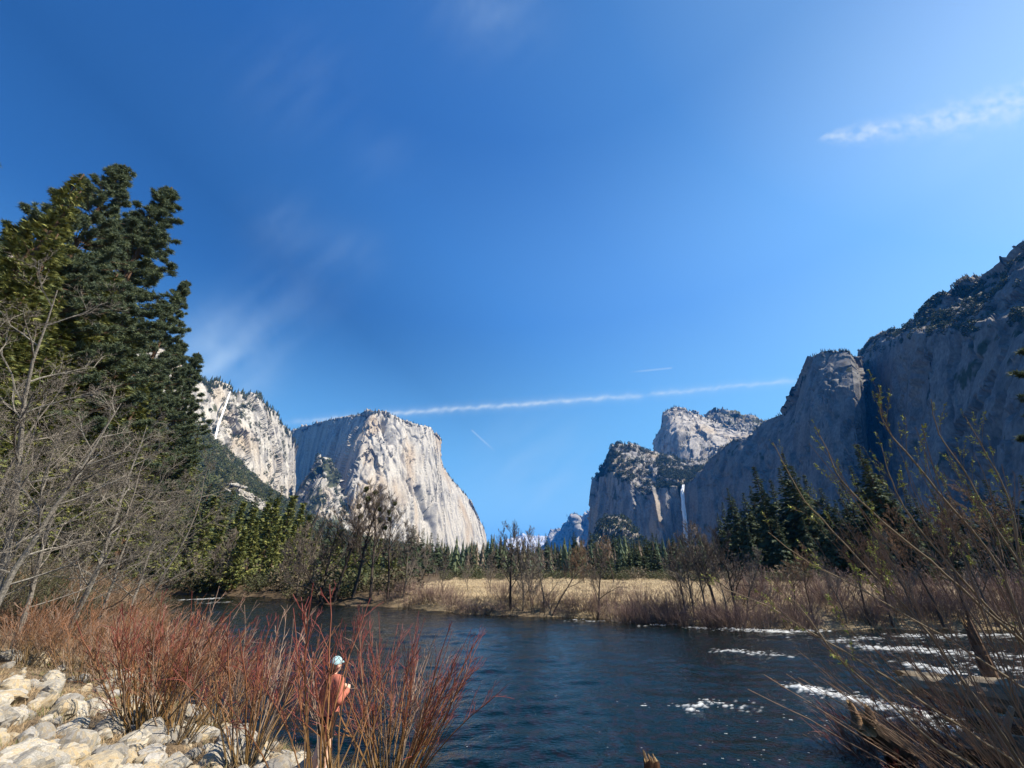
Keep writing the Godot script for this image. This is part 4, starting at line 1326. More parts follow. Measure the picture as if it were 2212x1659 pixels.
func build_forest() -> void:
	rng.seed = 202
	# --- near pines and cedars of the left bank
	var pine_cols := [Color(0.075, 0.105, 0.072), Color(0.092, 0.122, 0.074), Color(0.105, 0.130, 0.066)]
	var cedar_cols := [Color(0.14, 0.155, 0.052), Color(0.185, 0.19, 0.058), Color(0.10, 0.125, 0.052)]
	var near := "tall trees of the near left bank"
	var p1 := conifer("pine_tree", "tallest blue green pine of the left bank with open tufted crown", near, 38.0, "pine", {"cols": pine_cols, "base": 0.26, "wide": 0.18, "step": 0.66, "per": 4, "dense": 3.0, "tuft": 0.95, "inner": 0.2})
	stand(p1, 258, 334, 44, 38.0, 0.3)
	var p2 := conifer("pine_tree", "open crowned pine leaning out beyond the tallest pine", near, 38.0, "pine", {"cols": pine_cols, "base": 0.24, "wide": 0.14, "step": 0.66, "per": 4, "dense": 3.0, "tuft": 0.95, "inner": 0.2})
	stand(p2, 378, 384, 50, 38.0, 1.2, 1.25)
	var p3 := copy_of(p2, "shorter pine with drooping dark crown in front of the pale wall", near)
	stand(p3, 447, 757, 74, 38.0, 2.2, 1.25)
	var p4 := copy_of(p1, "dark pine rising between the tallest pine and the cedars", near)
	stand(p4, 318, 470, 56, 38.0, 3.5, 1.15)
	var p5 := copy_of(p2, "narrow pine below the open crowned pine", near)
	stand(p5, 392, 590, 62, 38.0, 0.1, 1.0)
	var p6 := copy_of(p1, "dark pine behind the bare alders of the left bank", near)
	stand(p6, 385, 730, 70, 38.0, 5.0, 1.25)
	var p7 := copy_of(p1, "tall pine mostly hidden beyond the low bright cedar", near)
	stand(p7, -35, 95, 30, 38.0, 4.4, 1.1)
	var c1 := conifer("cedar_tree", "broad yellow green cedar with a rounded top", near, 30.0, "cedar", {"cols": cedar_cols, "base": 0.12, "wide": 0.17, "step": 0.5, "per": 4, "dense": 17.0, "tuft": 0.62, "inner": 0.35})
	stand(c1, 135, 385, 36, 30.0, 0.0, 0.9)
	var c2 := copy_of(c1, "grey green cedar beside the tallest pine", near)
	stand(c2, 200, 352, 41, 30.0, 1.9, 0.9)
	var c3 := copy_of(c1, "low bright cedar farthest from the pale wall", near)
	stand(c3, 45, 455, 32, 30.0, 3.1, 1.0)
	var c4 := copy_of(c1, "cedar with sunlit lower boughs above the alders", near)
	stand(c4, 150, 520, 33, 30.0, 4.4, 1.1)
	var c5 := copy_of(c1, "bright cedar hidden low behind the alder trunks", near)
	stand(c5, 40, 640, 30, 30.0, 5.2, 1.2)
	var c6 := copy_of(c1, "dark cedar filling the gap below the pines", near)
	stand(c6, 290, 640, 52, 30.0, 2.6, 1.3)
	var c7 := copy_of(c1, "cedar behind the alders' upper twigs", near)
	stand(c7, 230, 560, 44, 30.0, 0.9, 1.2)
	var low := 0
	for q in [[330, 800, 58, 1.3], [380, 860, 66, 1.3], [300, 880, 60, 1.4], [410, 930, 74, 1.3], [250, 780, 50, 1.3], [120, 740, 40, 1.3], [190, 900, 52, 1.4], [60, 860, 44, 1.4], [350, 960, 70, 1.4], [20, 560, 36, 1.2], [95, 620, 38, 1.2], [160, 660, 42, 1.3], [215, 700, 46, 1.3], [280, 730, 52, 1.3], [140, 820, 46, 1.4], [20, 760, 40, 1.4], [240, 960, 56, 1.4], [400, 1010, 80, 1.3]]:
		low += 1
		stand(copy_of(c1, "young cedar in the shade behind the left bank alders", "young cedars behind the alders"), q[0], q[1], q[2], 30.0, low * 1.7, q[3])
	# a pine outside the frame on the right whose boughs reach in
	var pr := copy_of(p1, "pine whose dark boughs reach out before the dark mountain", near)
	stand(pr, 2262, 575, 20, 38.0, 2.9, 1.4)
	# --- middle distance: trees of the far side, a few shapes each copied
	var fir_cols := [Color(0.052, 0.080, 0.050), Color(0.070, 0.098, 0.056), Color(0.088, 0.112, 0.060)]
	var oliv := [Color(0.14, 0.155, 0.05), Color(0.18, 0.185, 0.055), Color(0.09, 0.115, 0.045)]
	var firs := []
	var gl := "dark conifers beyond the meadow"
	for k in 3:
		firs.append(conifer("fir_tree", "dark pointed fir in the belt of forest beyond the meadow", gl, 26.0, "fir", {"cols": fir_cols, "base": [0.1, 0.28, 0.16][k], "wide": [0.19, 0.15, 0.22][k], "step": 0.62, "per": 5, "dense": 5.5, "tuft": 2.0, "inner": 0.15}))
	var olive := []
	var go := "yellow green cedars on the far left bank"
	for k in 2:
		olive.append(conifer("cedar_tree", "yellow green cedar in the stand on the far left bank", go, 18.0, "cedar", {"cols": oliv, "base": 0.10, "wide": [0.19, 0.15][k], "step": 0.45, "per": 4, "dense": 7.0, "tuft": 0.95, "inner": 0.15}))
	var used := {}
	var place := func(list: Array, label: String, group: String, px: float, py: float, d: float, fat: float, h0: float) -> void:
		var src: Node3D = list[rng.randi() % list.size()]
		var o: Node3D = src
		if used.has(src):
			o = copy_of(src, label, group)
		else:
			used[src] = true
			src.set_meta("label", label)
			src.set_meta("group", group)
		stand(o, px, py, d, h0, rv(0, TAU), fat)
	# left stand (over the upstream bend)
	var ll := "yellow green cedar in the stand on the far left bank"
	for q in [[470, 1068, 88], [498, 1085, 92], [523, 1078, 96], [548, 1092, 84], [575, 1080, 100], [600, 1072, 92], [628, 1066, 104], [650, 1082, 96], [560, 1120, 78], [610, 1118, 80], [490, 1130, 76], [530, 1140, 74], [640, 1130, 84], [452, 1100, 84], [430, 1080, 90], [668, 1108, 92], [690, 1150, 72], [712, 1172, 66], [735, 1140, 84], [757, 1180, 64], [775, 1150, 80], [798, 1178, 70], [820, 1160, 84], [842, 1190, 68], [858, 1172, 80], [880, 1200, 72], [705, 1200, 60], [745, 1215, 58], [790, 1212, 62], [660, 1170, 66]]:
		place.call(olive, ll, go, q[0], q[1], q[2], rv(0.9, 1.3), 18.0)
	var ld := "dark fir standing among the yellow green cedars"
	for q in [[455, 1040, 120], [485, 1050, 118], [512, 1048, 125], [555, 1058, 120], [588, 1050, 130], [615, 1045, 128], [662, 1100, 120], [690, 1130, 130], [715, 1120, 140], [742, 1128, 130], [770, 1140, 150], [800, 1135, 140], [835, 1148, 150], [860, 1150, 140], [420, 1020, 120], [400, 1000, 110]]:
		place.call(firs, ld, "dark firs among the left cedars", q[0], q[1], q[2], rv(0.9, 1.3), 26.0)
	# row below the monolith
	var lm := "dark pointed fir below the great monolith"
	for q in [[880, 1155, 120], [892, 1131, 125], [905, 1146, 118], [914, 1138, 130], [932, 1148, 128], [948, 1150, 122], [965, 1172, 150], [985, 1178, 170], [1005, 1180, 180], [1022, 1176, 170], [1040, 1182, 190], [900, 1180, 100], [922, 1176, 104], [940, 1190, 108], [870, 1175, 110]]:
		place.call(firs, lm, "firs below the monolith", q[0], q[1], q[2], rv(0.85, 1.15), 26.0)
	# centre: open gap, trees against the snow peaks
	var lc := "fir against the pale gap at the head of the valley"
	for q in [[1062, 1152, 160], [1072, 1165, 150], [1083, 1168, 170], [1103, 1150, 140], [1118, 1168, 180], [1132, 1160, 170], [1147, 1170, 190], [1180, 1150, 190], [1190, 1168, 200], [1205, 1175, 190], [1240, 1147, 150], [1222, 1178, 200], [1258, 1178, 190], [1160, 1178, 210]]:
		place.call(firs, lc, "firs in the valley gap", q[0], q[1], q[2], rv(0.85, 1.2), 26.0)
	# right of the gap: along the headland
	var lr := "dark fir in the belt of forest below the shaded headland"
	for k in 44:
		var px := lerpf(1275, 1560, (k + rng.randf()) / 44.0)
		place.call(firs, lr, gl, px, rv(1150, 1178) - (8.0 if k % 5 == 0 else 0.0), rv(150, 230), rv(0.85, 1.25), 26.0)
	for k in 26:
		var px2 := lerpf(1280, 1580, (k + rng.randf()) / 26.0)
		place.call(firs, lr, gl, px2, rv(1172, 1196), rv(120, 150), rv(0.9, 1.3), 26.0)
	# right: tall dark trees at the meadow's edge
	var lt := "tall dark fir at the meadow's right edge, reaching up the mountain wall"
	for q in [[1548, 1105, 140], [1568, 1050, 138], [1582, 1075, 132], [1596, 1095, 126], [1628, 1000, 128], [1640, 1040, 120], [1652, 1080, 118], [1690, 972, 122], [1705, 1000, 116], [1722, 1040, 112], [1745, 1070, 120], [1770, 1050, 124], [1795, 1075, 118], [1820, 1030, 112], [1848, 952, 110], [1866, 985, 106], [1890, 1020, 110], [1915, 1050, 104], [1945, 1040, 108], [1975, 1070, 100], [2010, 1050, 104], [2045, 1060, 100], [2080, 1040, 96], [2120, 1030, 100], [2160, 1045, 94], [2200, 1020, 96], [2240, 1030, 90], [1610, 1120, 110], [1670, 1110, 105], [1735, 1115, 100], [1785, 1120, 104], [1880, 1110, 96], [1960, 1120, 92], [2060, 1125, 90], [2140, 1120, 88], [2220, 1110, 86], [1556, 1080, 150], [1603, 1060, 140], [1616, 1045, 145], [1662, 1030, 135], [1676, 1005, 130], [1733, 1020, 125], [1757, 1090, 110], [1808, 1050, 120], [1835, 1000, 118], [1878, 1045, 112], [1930, 1075, 105], [1990, 1085, 100]]:
		place.call(firs, lt, "tall firs at the meadow's right edge", q[0], q[1], q[2], rv(0.65, 0.95), 26.0)
	# far-off wood on the valley floor, reads as one mass
	var ft := far_tree(0)
	var xfs := []
	var cols := []
	for k in 5200:
		var d := rv(430, 1500)
		var az := rv(-0.95, 1.05)
		var p := Vector3(sin(az) * d, 0, -cos(az) * d)
		var h := rv(10, 20)
		xfs.append(Transform3D(Basis(Vector3.UP, rv(0, TAU)).scaled(Vector3(h * 0.95, h, h * 0.95)), p + Vector3(0, 0.8, 0)))
		cols.append(shade(fir_cols[rng.randi() % 3], 0.3))
	for k in 2600:
		var d2 := rv(150, 430)
		var az2 := rv(-0.75, 1.0)
		var h2 := rv(6, 13)
		xfs.append(Transform3D(Basis(Vector3.UP, rv(0, TAU)).scaled(Vector3(h2 * 0.95, h2, h2 * 0.95)), Vector3(sin(az2) * d2, 0.8, -cos(az2) * d2)))
		cols.append(shade([fir_cols[0], fir_cols[2], Color(0.10, 0.095, 0.05), Color(0.13, 0.105, 0.08)][rng.randi() % 4], 0.3))
	many("forest", ft, xfs, cols, "dark far-off wood covering the valley floor", "forest")

func build_far_bank() -> void:
	rng.seed = 303
	# dry meadow grass
	var tuft := Acc.new()
	for k in 16:
		var a := rv(0, TAU)
		var b := Vector3(cos(a), 0, sin(a)) * rv(0.0, 0.22)
		var tip := b + Vector3(cos(a) * rv(0.08, 0.36), rv(0.08, 0.26), sin(a) * rv(0.08, 0.36))
		var s := Vector3(-sin(a), 0, cos(a)) * 0.018
		tuft.tri(b - s, tip, b + s, Color.WHITE)
	var gm := tuft.mesh(M.leaf)
	var xfs := []
	var cols := []
	for k in 34000:
		var d := 30.0 + 75.0 * pow(rng.randf(), 1.1)
		var az := rv(-0.62, 0.98)
		var x := sin(az) * d
		var z := -cos(az) * d
		var zf := shore_y(far_shore, x)
		if z > zf - 0.7:
			continue
		if x < -13.0 + 4.0 * hummock.get_noise_2d(x, z):
			continue
		var s := rv(0.7, 1.3)
		xfs.append(Transform3D(Basis(Vector3.UP, rv(0, TAU)).scaled(Vector3(s, s * rv(0.7, 1.3), s)), Vector3(x, gh(x, z) - 0.02, z)))
		var n := n_patch.get_noise_2d(x * 0.4, z * 0.4)
		cols.append(shade(Color(0.52, 0.425, 0.28).lerp(Color(0.33, 0.26, 0.165), clampf(0.35 + n, 0.0, 1.0)), 0.2))
	many("meadow_grass", gm, xfs, cols, "golden dry grass of the meadow across the river", "grass")
	# willow thicket along the water
	var w_old := Color(0.13, 0.095, 0.075)
	var w_new := Color(0.19, 0.125, 0.105)
	var canes := []
	for k in 5:
		canes.append(cane(400 + k, w_old, w_new, 9, 0.10))
	rng.seed = 304
	var spots := []
	for k in 62:
		var x := lerpf(-13.0, 40.0, (k + rng.randf()) / 62.0)
		spots.append([x, shore_y(far_shore, x) - rv(0.5, 3.2), rv(1.1, 2.0)])
	for k in 14:
		var x2 := rv(7.5, 19.0)
		spots.append([x2, shore_y(far_shore, x2) + rv(-0.4, 0.8), rv(1.5, 2.3)])
	for k in 30:
		var x3 := rv(17.0, 46.0)
		spots.append([x3, shore_y(far_shore, x3) - rv(0.5, 7.0), rv(1.8, 3.2)])
	var protos := []
	for k in 4:
		protos.append(shrub("willow_shrub", "bare grey brown willow shrub in the thicket along the far bank", "willow thicket along the far bank", canes, 60, 1.0, Vector3.ZERO, 0.7, 0.5, 500 + k))
	rng.seed = 305
	for k in spots.size():
		var o: Node3D = protos[k] if k < 4 else copy_of(protos[rng.randi() % 4], "bare grey brown willow shrub in the thicket along the far bank", "willow thicket along the far bank")
		var q: Array = spots[k]
		o.position = Vector3(q[0], maxf(gh(q[0], q[1]), -0.1), q[1])
		o.rotation.y = rv(0, TAU)
		var s2: float = q[2]
		o.scale = Vector3(s2 * 1.25, s2, s2 * 1.25)
	# bare trees of the far bank
	var dark := {"mat": M.bark, "bark": Color(0.045, 0.038, 0.034), "twig": Color(0.11, 0.09, 0.078), "radius": 0.17, "limbs": 13, "first": 0.26, "reach": 0.40, "rise": 0.75, "wob": 1.1, "lift": 0.12, "levels": 3, "kids": [7, 7, 5, 0], "open": 0.85, "thin": 0.011}
	var grey: Dictionary = dark.duplicate()
	grey.merge({"bark": Color(0.10, 0.088, 0.075), "twig": Color(0.16, 0.135, 0.115), "radius": 0.10, "first": 0.15, "reach": 0.4}, true)
	var rust: Dictionary = dark.duplicate()
	rust.merge({"bark": Color(0.07, 0.055, 0.045), "twig": Color(0.18, 0.12, 0.08), "radius": 0.13, "first": 0.45, "reach": 0.36}, true)
	var clump: Dictionary = dark.duplicate()
	clump.merge({"clumps": 4, "limbs": 15}, true)
	var tA := bare_tree("cottonwood_tree", "black trunked bare cottonwood with mistletoe balls at the river bend", "", 11.0, clump)
	var tB := bare_tree("alder_tree", "bare grey alder on the far bank", "bare trees of the far bank", 8.0, grey)
	var tC := bare_tree("oak_tree", "bare oak with rust coloured twigs leaning over the far bank", "", 9.0, rust)
	var tD := bare_tree("alder_tree", "slim dark alder on the far bank", "bare trees of the far bank", 9.0, dark)
	var set_tree := func(o: Node3D, px: float, pb: float, pt: float, h0: float, turn: float, tilt: float) -> void:
		var g := on_ground(px, pb)
		var fw := -g.z
		var kk := (MID.y - pt) / FOCAL
		var y := fw * (sin(PITCH) + kk * cos(PITCH)) / (cos(PITCH) - kk * sin(PITCH)) + EYE.y
		var s3 := (y - g.y) / h0
		o.position = g
		o.rotation = Vector3(0, turn, tilt)
		o.scale = Vector3.ONE * s3
	set_tree.call(tA, 722, 1300, 1050, 11.0, 0.4, -0.05)
	set_tree.call(copy_of(tA, "second dark cottonwood with a big mistletoe ball in its top"), 800, 1296, 1048, 11.0, 2.6, -0.14)
	set_tree.call(copy_of(tD, "thin bare tree right beside the black cottonwood's trunk"), 692, 1304, 1110, 9.0, 1.0, 0.05)
	set_tree.call(copy_of(tD, "dark bare trunk leaning right across the black cottonwood"), 700, 1308, 1150, 9.0, 4.0, -0.62)
	set_tree.call(copy_of(tD, "upright bare tree between the two cottonwoods"), 762, 1290, 1070, 9.0, 3.0, 0.06)
	set_tree.call(copy_of(tA, "grey bare cottonwood in front of the monolith's foot"), 838, 1290, 1085, 11.0, 5.2, -0.06)
	set_tree.call(tD, 1103, 1318, 1140, 9.0, 0.5, 0.06)
	tD.set_meta("label", "slim dark alder whose fine top stands against the pale sky")
	set_tree.call(tB, 1128, 1326, 1155, 8.0, 1.5, 0.0)
	tB.set_meta("label", "bare alder next to the slim dark one, with a forked base")
	set_tree.call(copy_of(tB, "wide bare alder with pale upper branches below the hazy dome"), 1176, 1330, 1150, 8.0, 2.5, 0.0)
	set_tree.call(copy_of(tB, "low yellowish bare willow tree on the far bank"), 1150, 1332, 1215, 8.0, 3.6, 0.0)
	set_tree.call(tC, 1190, 1336, 1165, 9.0, 0.0, -0.42)
	set_tree.call(copy_of(tD, "thin forked sapling standing alone at the water across the river"), 1292, 1340, 1190, 9.0, 2.0, 0.06)
	set_tree.call(copy_of(tC, "bare rusty oak standing at the back of the golden meadow"), 1326, 1258, 1165, 9.0, 2.0, 0.0)
	set_tree.call(copy_of(tC, "second rusty oak at the back of the meadow, in front of the headland"), 1262, 1260, 1178, 9.0, 4.0, 0.0)
	var alder := "bare grey alder of the clump on the far bank"
	var ga := "alder clump on the far bank"
	for q in [[1500, 1330, 1160, 0.12], [1530, 1336, 1150, 0.05], [1552, 1330, 1155, 0.0], [1572, 1340, 1165, -0.04], [1595, 1336, 1170, -0.1], [1615, 1340, 1185, -0.2], [1480, 1322, 1190, 0.2]]:
		set_tree.call(copy_of(tB if rng.randf() < 0.6 else tD, alder, ga), q[0], q[1], q[2], 8.0, rv(0, TAU), q[3])
	var thicket := "tangled bare tree behind the right willow, across the river"
	var gt := "tangled bare trees across the river on the right"
	for q in [[1720, 1350, 1230, 0.0], [1760, 1345, 1200, 0.1], [1830, 1350, 1190, 0.0], [1880, 1352, 1160, 0.1], [1930, 1355, 1175, -0.1], [1990, 1350, 1150, 0.0], [2040, 1355, 1130, 0.1], [2100, 1350, 1110, 0.0], [2160, 1355, 1100, 0.0], [2210, 1350, 1080, 0.1]]:
		set_tree.call(copy_of([tB, tC][rng.randi() % 2], thicket, gt), q[0], q[1], q[2], 8.5, rv(0, TAU), q[3])
	var left := "bare riverside tree in front of the far left cedars"
	for q in [[445, 1288, 1150, 0.0], [480, 1284, 1180, 0.1], [640, 1296, 1140, 0.0], [668, 1298, 1120, 0.05], [870, 1290, 1130, 0.0], [905, 1285, 1180, 0.0], [955, 1280, 1195, 0.0], [1010, 1276, 1200, 0.0], [1060, 1280, 1195, 0.0]]:
		set_tree.call(copy_of(tB, left if q[0] < 700 else "pale bare tree at the meadow's edge below the monolith", "bare trees before the cedars" if q[0] < 700 else "bare trees below the monolith"), q[0], q[1], q[2], 8.0, rv(0, TAU), q[3])
	# low brush at the back of the meadow
	var fb := bush_mesh()
	var bx := []
	var bc := []
	for k in 900:
		var px := rv(960, 2200)
		var p := at(px, 1221, rv(86, 120))
		if k >= 420:
			px = rv(370, 880)
			p = at(px, 1221, rv(50, 88))
			if p.z > shore_y(far_shore, p.x) - 1.0:
				continue
		p.y = gh(p.x, p.z)
		var s4 := rv(0.7, 2.0) * (1.0 if rng.randf() < 0.8 else 1.8)
		bx.append(Transform3D(Basis(Vector3.UP, rv(0, TAU)).scaled(Vector3(s4 * 1.3, s4, s4 * 1.3)), p))
		bc.append(shade([Color(0.055, 0.065, 0.03), Color(0.11, 0.09, 0.06), Color(0.075, 0.075, 0.04)][k % 3], 0.3))
	many("meadow_brush", fb, bx, bc, "low olive and brown brush at the back of the meadow", "brush")

func build_near_bank() -> void:
	rng.seed = 404
	# --- lichen-pale alders of the left bank
	var al := {"mat": M.pale_bark, "bark": Color(0.36, 0.34, 0.30), "twig": Color(0.27, 0.24, 0.205), "radius": 0.16, "limbs": 13, "first": 0.25, "reach": 0.34, "rise": 0.4, "wob": 1.2, "lift": 0.05, "levels": 3, "kids": [7, 6, 5, 0], "open": 1.0, "thin": 0.0075}
	var a1 := bare_tree("alder_tree", "pale lichen barked alder leaning over the left bank", "", 13.0, al)
	var a2 := bare_tree("alder_tree", "thick alder with a forked pale upper trunk", "", 15.0, al)
	al.merge({"radius": 0.10, "limbs": 13, "first": 0.16, "bark": Color(0.33, 0.30, 0.26)}, true)
	var a3 := bare_tree("alder_tree", "slender grey alder with dense drooping twigs", "", 11.0, al)
	var stand_at := func(o: Node3D, px: float, py: float, d: float, h0: float, turn: float, tilt: float) -> void:
		var top := at(px, py, d)
		var y := gh(top.x, top.z)
		var s := (top.y - y) / h0
		o.position = Vector3(top.x, y - 0.1, top.z)
		o.rotation = Vector3(0, turn, 0)
		o.rotate_z(tilt)
		o.scale = Vector3.ONE * s
	stand_at.call(a1, 205, 850, 19, 13.0, 0.4, -0.05)
	stand_at.call(a2, 275, 690, 23, 15.0, 2.0, -0.08)
	stand_at.call(a3, 260, 870, 22, 11.0, 1.0, -0.05)
	stand_at.call(copy_of(a1, "alder with a broken pale stub halfway up its trunk"), 330, 900, 26, 13.0, 3.3, -0.05)
	var gt := "slender alders of the left bank"
	for q in [[300, 960, 24, -0.10], [345, 985, 27, -0.08], [385, 1010, 30, -0.10], [150, 930, 21, 0.0], [90, 820, 22, 0.0], [420, 985, 37, -0.12], [60, 930, 17, -0.05], [190, 800, 27, 0.02]]:
		stand_at.call(copy_of(a3, "slender grey alder in the tangle on the left bank", gt), q[0], q[1], q[2], 11.0, rv(0, TAU), q[3])
	print("alders ", Time.get_ticks_msec())
	var ux := []
	var uc := []
	for k in 1500:
		var p := at(rv(-60, 470), 1221, rv(27, 78))
		if p.z < shore_y(near_shore, p.x) + 1.2:
			continue
		p.y = gh(p.x, p.z) - 0.1
		var su := rv(0.5, 1.5) * (1.0 if rng.randf() < 0.9 else 1.7)
		ux.append(Transform3D(Basis(Vector3.UP, rv(0, TAU)).scaled(Vector3(su * 1.2, su, su * 1.2)), p))
		uc.append(shade([Color(0.10, 0.10, 0.055), Color(0.17, 0.12, 0.08), Color(0.22, 0.13, 0.08), Color(0.15, 0.13, 0.10)][k % 4], 0.3))
	many("undergrowth", twig_bush(), ux, uc, "brown and olive undergrowth beneath the left bank trees", "brush")
	# --- red osier dogwood
	var red := []
	var rust := []
	for k in 8:
		red.append(cane(600 + k, Color(0.18, 0.125, 0.042), Color(0.145, 0.032, 0.028), 8, 0.14))
	for k in 6:
		rust.append(cane(620 + k, Color(0.175, 0.125, 0.06), Color(0.18, 0.082, 0.042), 8, 0.14))
	var dull := []
	for k in 4:
		dull.append(cane(630 + k, Color(0.15, 0.12, 0.085), Color(0.20, 0.13, 0.095), 9, 0.17))
	var mixc := red + rust + dull
	red = red + [dull[0], dull[1]]
	rust = rust + dull
	var bush := func(px: float, py: float, lift: float, label: String, group: String, canes: Array, n: int, h: float, lean: Vector3, fan: float, foot: float, sd: int) -> void:
		var g := on_ground(px, py)
		var o := shrub("dogwood_shrub", label, group, canes, n, h, lean, fan, foot, sd)
		o.position = g + Vector3(0, lift, 0)
	bush.call(842.0, 1715.0, 0.0, "largest red stemmed dogwood, fanning in front of the river", "", red, 66, 3.1, Vector3(0.12, 0, -0.05), 0.74, 0.36, 701)
	bush.call(735.0, 1735.0, 0.0, "red dogwood clump whose stems cross the person", "", red, 9, 3.0, Vector3(0.0, 0, 0.0), 0.45, 0.30, 702)
	bush.call(690.0, 1750.0, 0.0, "olive footed dogwood left of the person's jacket", "", mixc, 12, 2.8, Vector3(-0.1, 0, 0.0), 0.5, 0.25, 709)
	bush.call(535.0, 1660.0, 0.0, "olive stemmed dogwood beside the white boulders", "", mixc, 36, 2.4, Vector3(-0.05, 0, -0.1), 0.65, 0.25, 703)
	bush.call(310.0, 1585.0, 0.0, "vase shaped dogwood standing alone among the boulders", "", mixc, 70, 2.5, Vector3(0, 0, 0), 0.72, 0.3, 704)
	bush.call(385.0, 1600.0, 0.0, "dogwood just behind the vase shaped one", "", mixc, 40, 2.1, Vector3(0.1, 0, -0.1), 0.65, 0.3, 705)
	bush.call(470.0, 1570.0, 0.0, "reddish dogwood by the water left of the person", "", mixc, 42, 2.1, Vector3(0, 0, -0.1), 0.75, 0.4, 706)
	bush.call(570.0, 1560.0, 0.0, "dense dogwood at the water just left of the person", "", red, 42, 2.2, Vector3(0.05, 0, 0), 0.75, 0.5, 707)
	bush.call(650.0, 1590.0, -0.1, "dogwood at the water's edge behind the person", "", red, 22, 1.8, Vector3(0.3, 0, -0.2), 0.7, 0.4, 708)
	var gb := "rusty dogwood thicket below the alders"
	var lb := "rusty dogwood in the thicket below the alders"
	var k2 := 0
	for q in [[60, 1440, 1.9], [110, 1432, 2.0], [160, 1450, 2.0], [205, 1440, 2.1], [250, 1455, 2.1], [300, 1450, 2.1], [345, 1465, 2.1], [395, 1480, 2.1], [440, 1500, 2.1], [180, 1475, 1.8], [270, 1495, 1.9], [230, 1415, 2.2], [290, 1420, 2.2], [340, 1430, 2.2], [120, 1405, 2.2], [390, 1450, 2.1], [430, 1470, 2.2], [500, 1520, 2.0], [20, 1425, 1.6]]:
		k2 += 1
		bush.call(float(q[0]), float(q[1]), 0.0, lb, gb, rust if q[0] < 330 else mixc, 42, float(q[2]), Vector3(rv(-0.1, 0.1), 0, 0), 0.75, 0.5, 720 + k2)
	# dark red stems low on the right, in front of the logs
	bush.call(1990.0, 1735.0, -0.2, "dark red dogwood leaning left below the driftwood", "", red, 100, 2.3, Vector3(-0.75, 0, 0.0), 0.6, 0.35, 760)
	bush.call(2150.0, 1720.0, -0.2, "dark red dogwood under the right willow", "", red, 90, 2.4, Vector3(-0.7, 0, 0.0), 0.6, 0.3, 761)
	print("dogwoods ", Time.get_ticks_msec())
	# --- boulders
	rng.seed = 405
	var rocks := []
	var tones := [Color(0.50, 0.475, 0.415), Color(0.45, 0.44, 0.415), Color(0.45, 0.395, 0.295), Color(0.30, 0.29, 0.27), Color(0.40, 0.385, 0.345)]
	for k in 10:
		rocks.append(boulder_mesh(800 + k, [0.62, 0.7, 0.55, 0.78][k % 4], tones[k % 5]))
	rng.seed = 406
	var big := [
		[105, 1480, 44, "flat white boulder at the upper end of the bank"], [20, 1475, 40, "rounded cream boulder at the edge of the rust coloured litter"], [245, 1470, 30, "small pale boulder under the rusty thicket"],
		[140, 1520, 50, "broad white slab boulder in the middle of the bank"], [205, 1530, 46, "angular cream boulder beside the broad slab"], [20, 1545, 45, "grey white boulder beside the long pale one"],
		[75, 1590, 48, "long pale boulder lying on its side"], [250, 1545, 36, "pale boulder tucked below the vase shaped dogwood"], [150, 1615, 62, "large white boulder, brightest of the bank"],
		[230, 1645, 78, "largest cream boulder, lowest on the bank"], [40, 1640, 56, "yellowish boulder beside the sunken pale one"], [120, 1660, 60, "pale boulder sunk below the brightest one"],
		[320, 1625, 44, "tilted cream boulder with a dark hollow beside it"], [375, 1650, 52, "white boulder touching the tilted one"], [290, 1612, 26, "small dark sided boulder in the hollow"],
		[470, 1640, 66, "wide pale boulder between two dogwoods"], [600, 1640, 36, "upright white boulder left of the big dogwood"], [645, 1650, 32, "rounded cream boulder at the big dogwood's foot"], [570, 1655, 40, "white boulder between the olive stemmed dogwood's stems"], [420, 1590, 28, "half hidden boulder behind dogwood stems"]]
	for q in big:
		var g := on_ground(q[0], q[1] + 12)
		var zc := (g - EYE).dot(Vector3(0, sin(PITCH), -cos(PITCH)))
		var s: float = q[2] / FOCAL * zc * 0.66
		var o := single("boulder", rocks[rng.randi() % 10], q[3], "boulder", "pale boulders of the left bank")
		o.transform = Transform3D(Basis(Vector3(rv(-0.2, 0.2), 1, rv(-0.2, 0.2)).normalized(), rv(0, TAU)).scaled(Vector3(s, s * rv(0.8, 1.1), s)), g + Vector3(0, s * 0.18, 0))
	var small := 0
	for k in 900:
		var px := rv(-60, 690)
		var py := rv(1425, 1700)
		if py < 1425 + maxf(0.0, px - 250) * 0.45:
			continue
		var g2 := on_ground(px, py)
		if shore_gap(near_shore, Vector2(g2.x, g2.z)) < 0.3:
			continue
		var s2 := rv(0.05, 0.20) * (1.0 if rng.randf() < 0.7 else 1.9)
		var which := rng.randi() % 10
		var size := "fist sized" if s2 < 0.09 else ("small" if s2 < 0.16 else "middling")
		var look: String = size + " " + ["white", "pale grey", "tan", "dark grey", "cream"][which % 5]
		var o2 := single("boulder", rocks[which], look + " rock lying loose between the boulders of the left bank", "rock", look + " rocks of the left bank")
		o2.transform = Transform3D(Basis(rdir(), rv(0, TAU)).scaled(Vector3(s2, s2 * 0.9, s2)), g2 + Vector3(0, s2 * 0.2, 0))
		small += 1
		if small >= 285:
			break
	# dry litter and grass between the rocks
	var tuft := Acc.new()
	for k in 14:
		var a := rv(0, TAU)
		var b := Vector3(cos(a), 0, sin(a)) * rv(0.0, 0.08)
		var tip := b + Vector3(cos(a) * rv(0.04, 0.16), rv(0.03, 0.15), sin(a) * rv(0.04, 0.16))
		var sd := Vector3(-sin(a), 0, cos(a)) * 0.004
		tuft.tri(b - sd, tip, b + sd, Color.WHITE)
	var xfs := []
	var cols := []
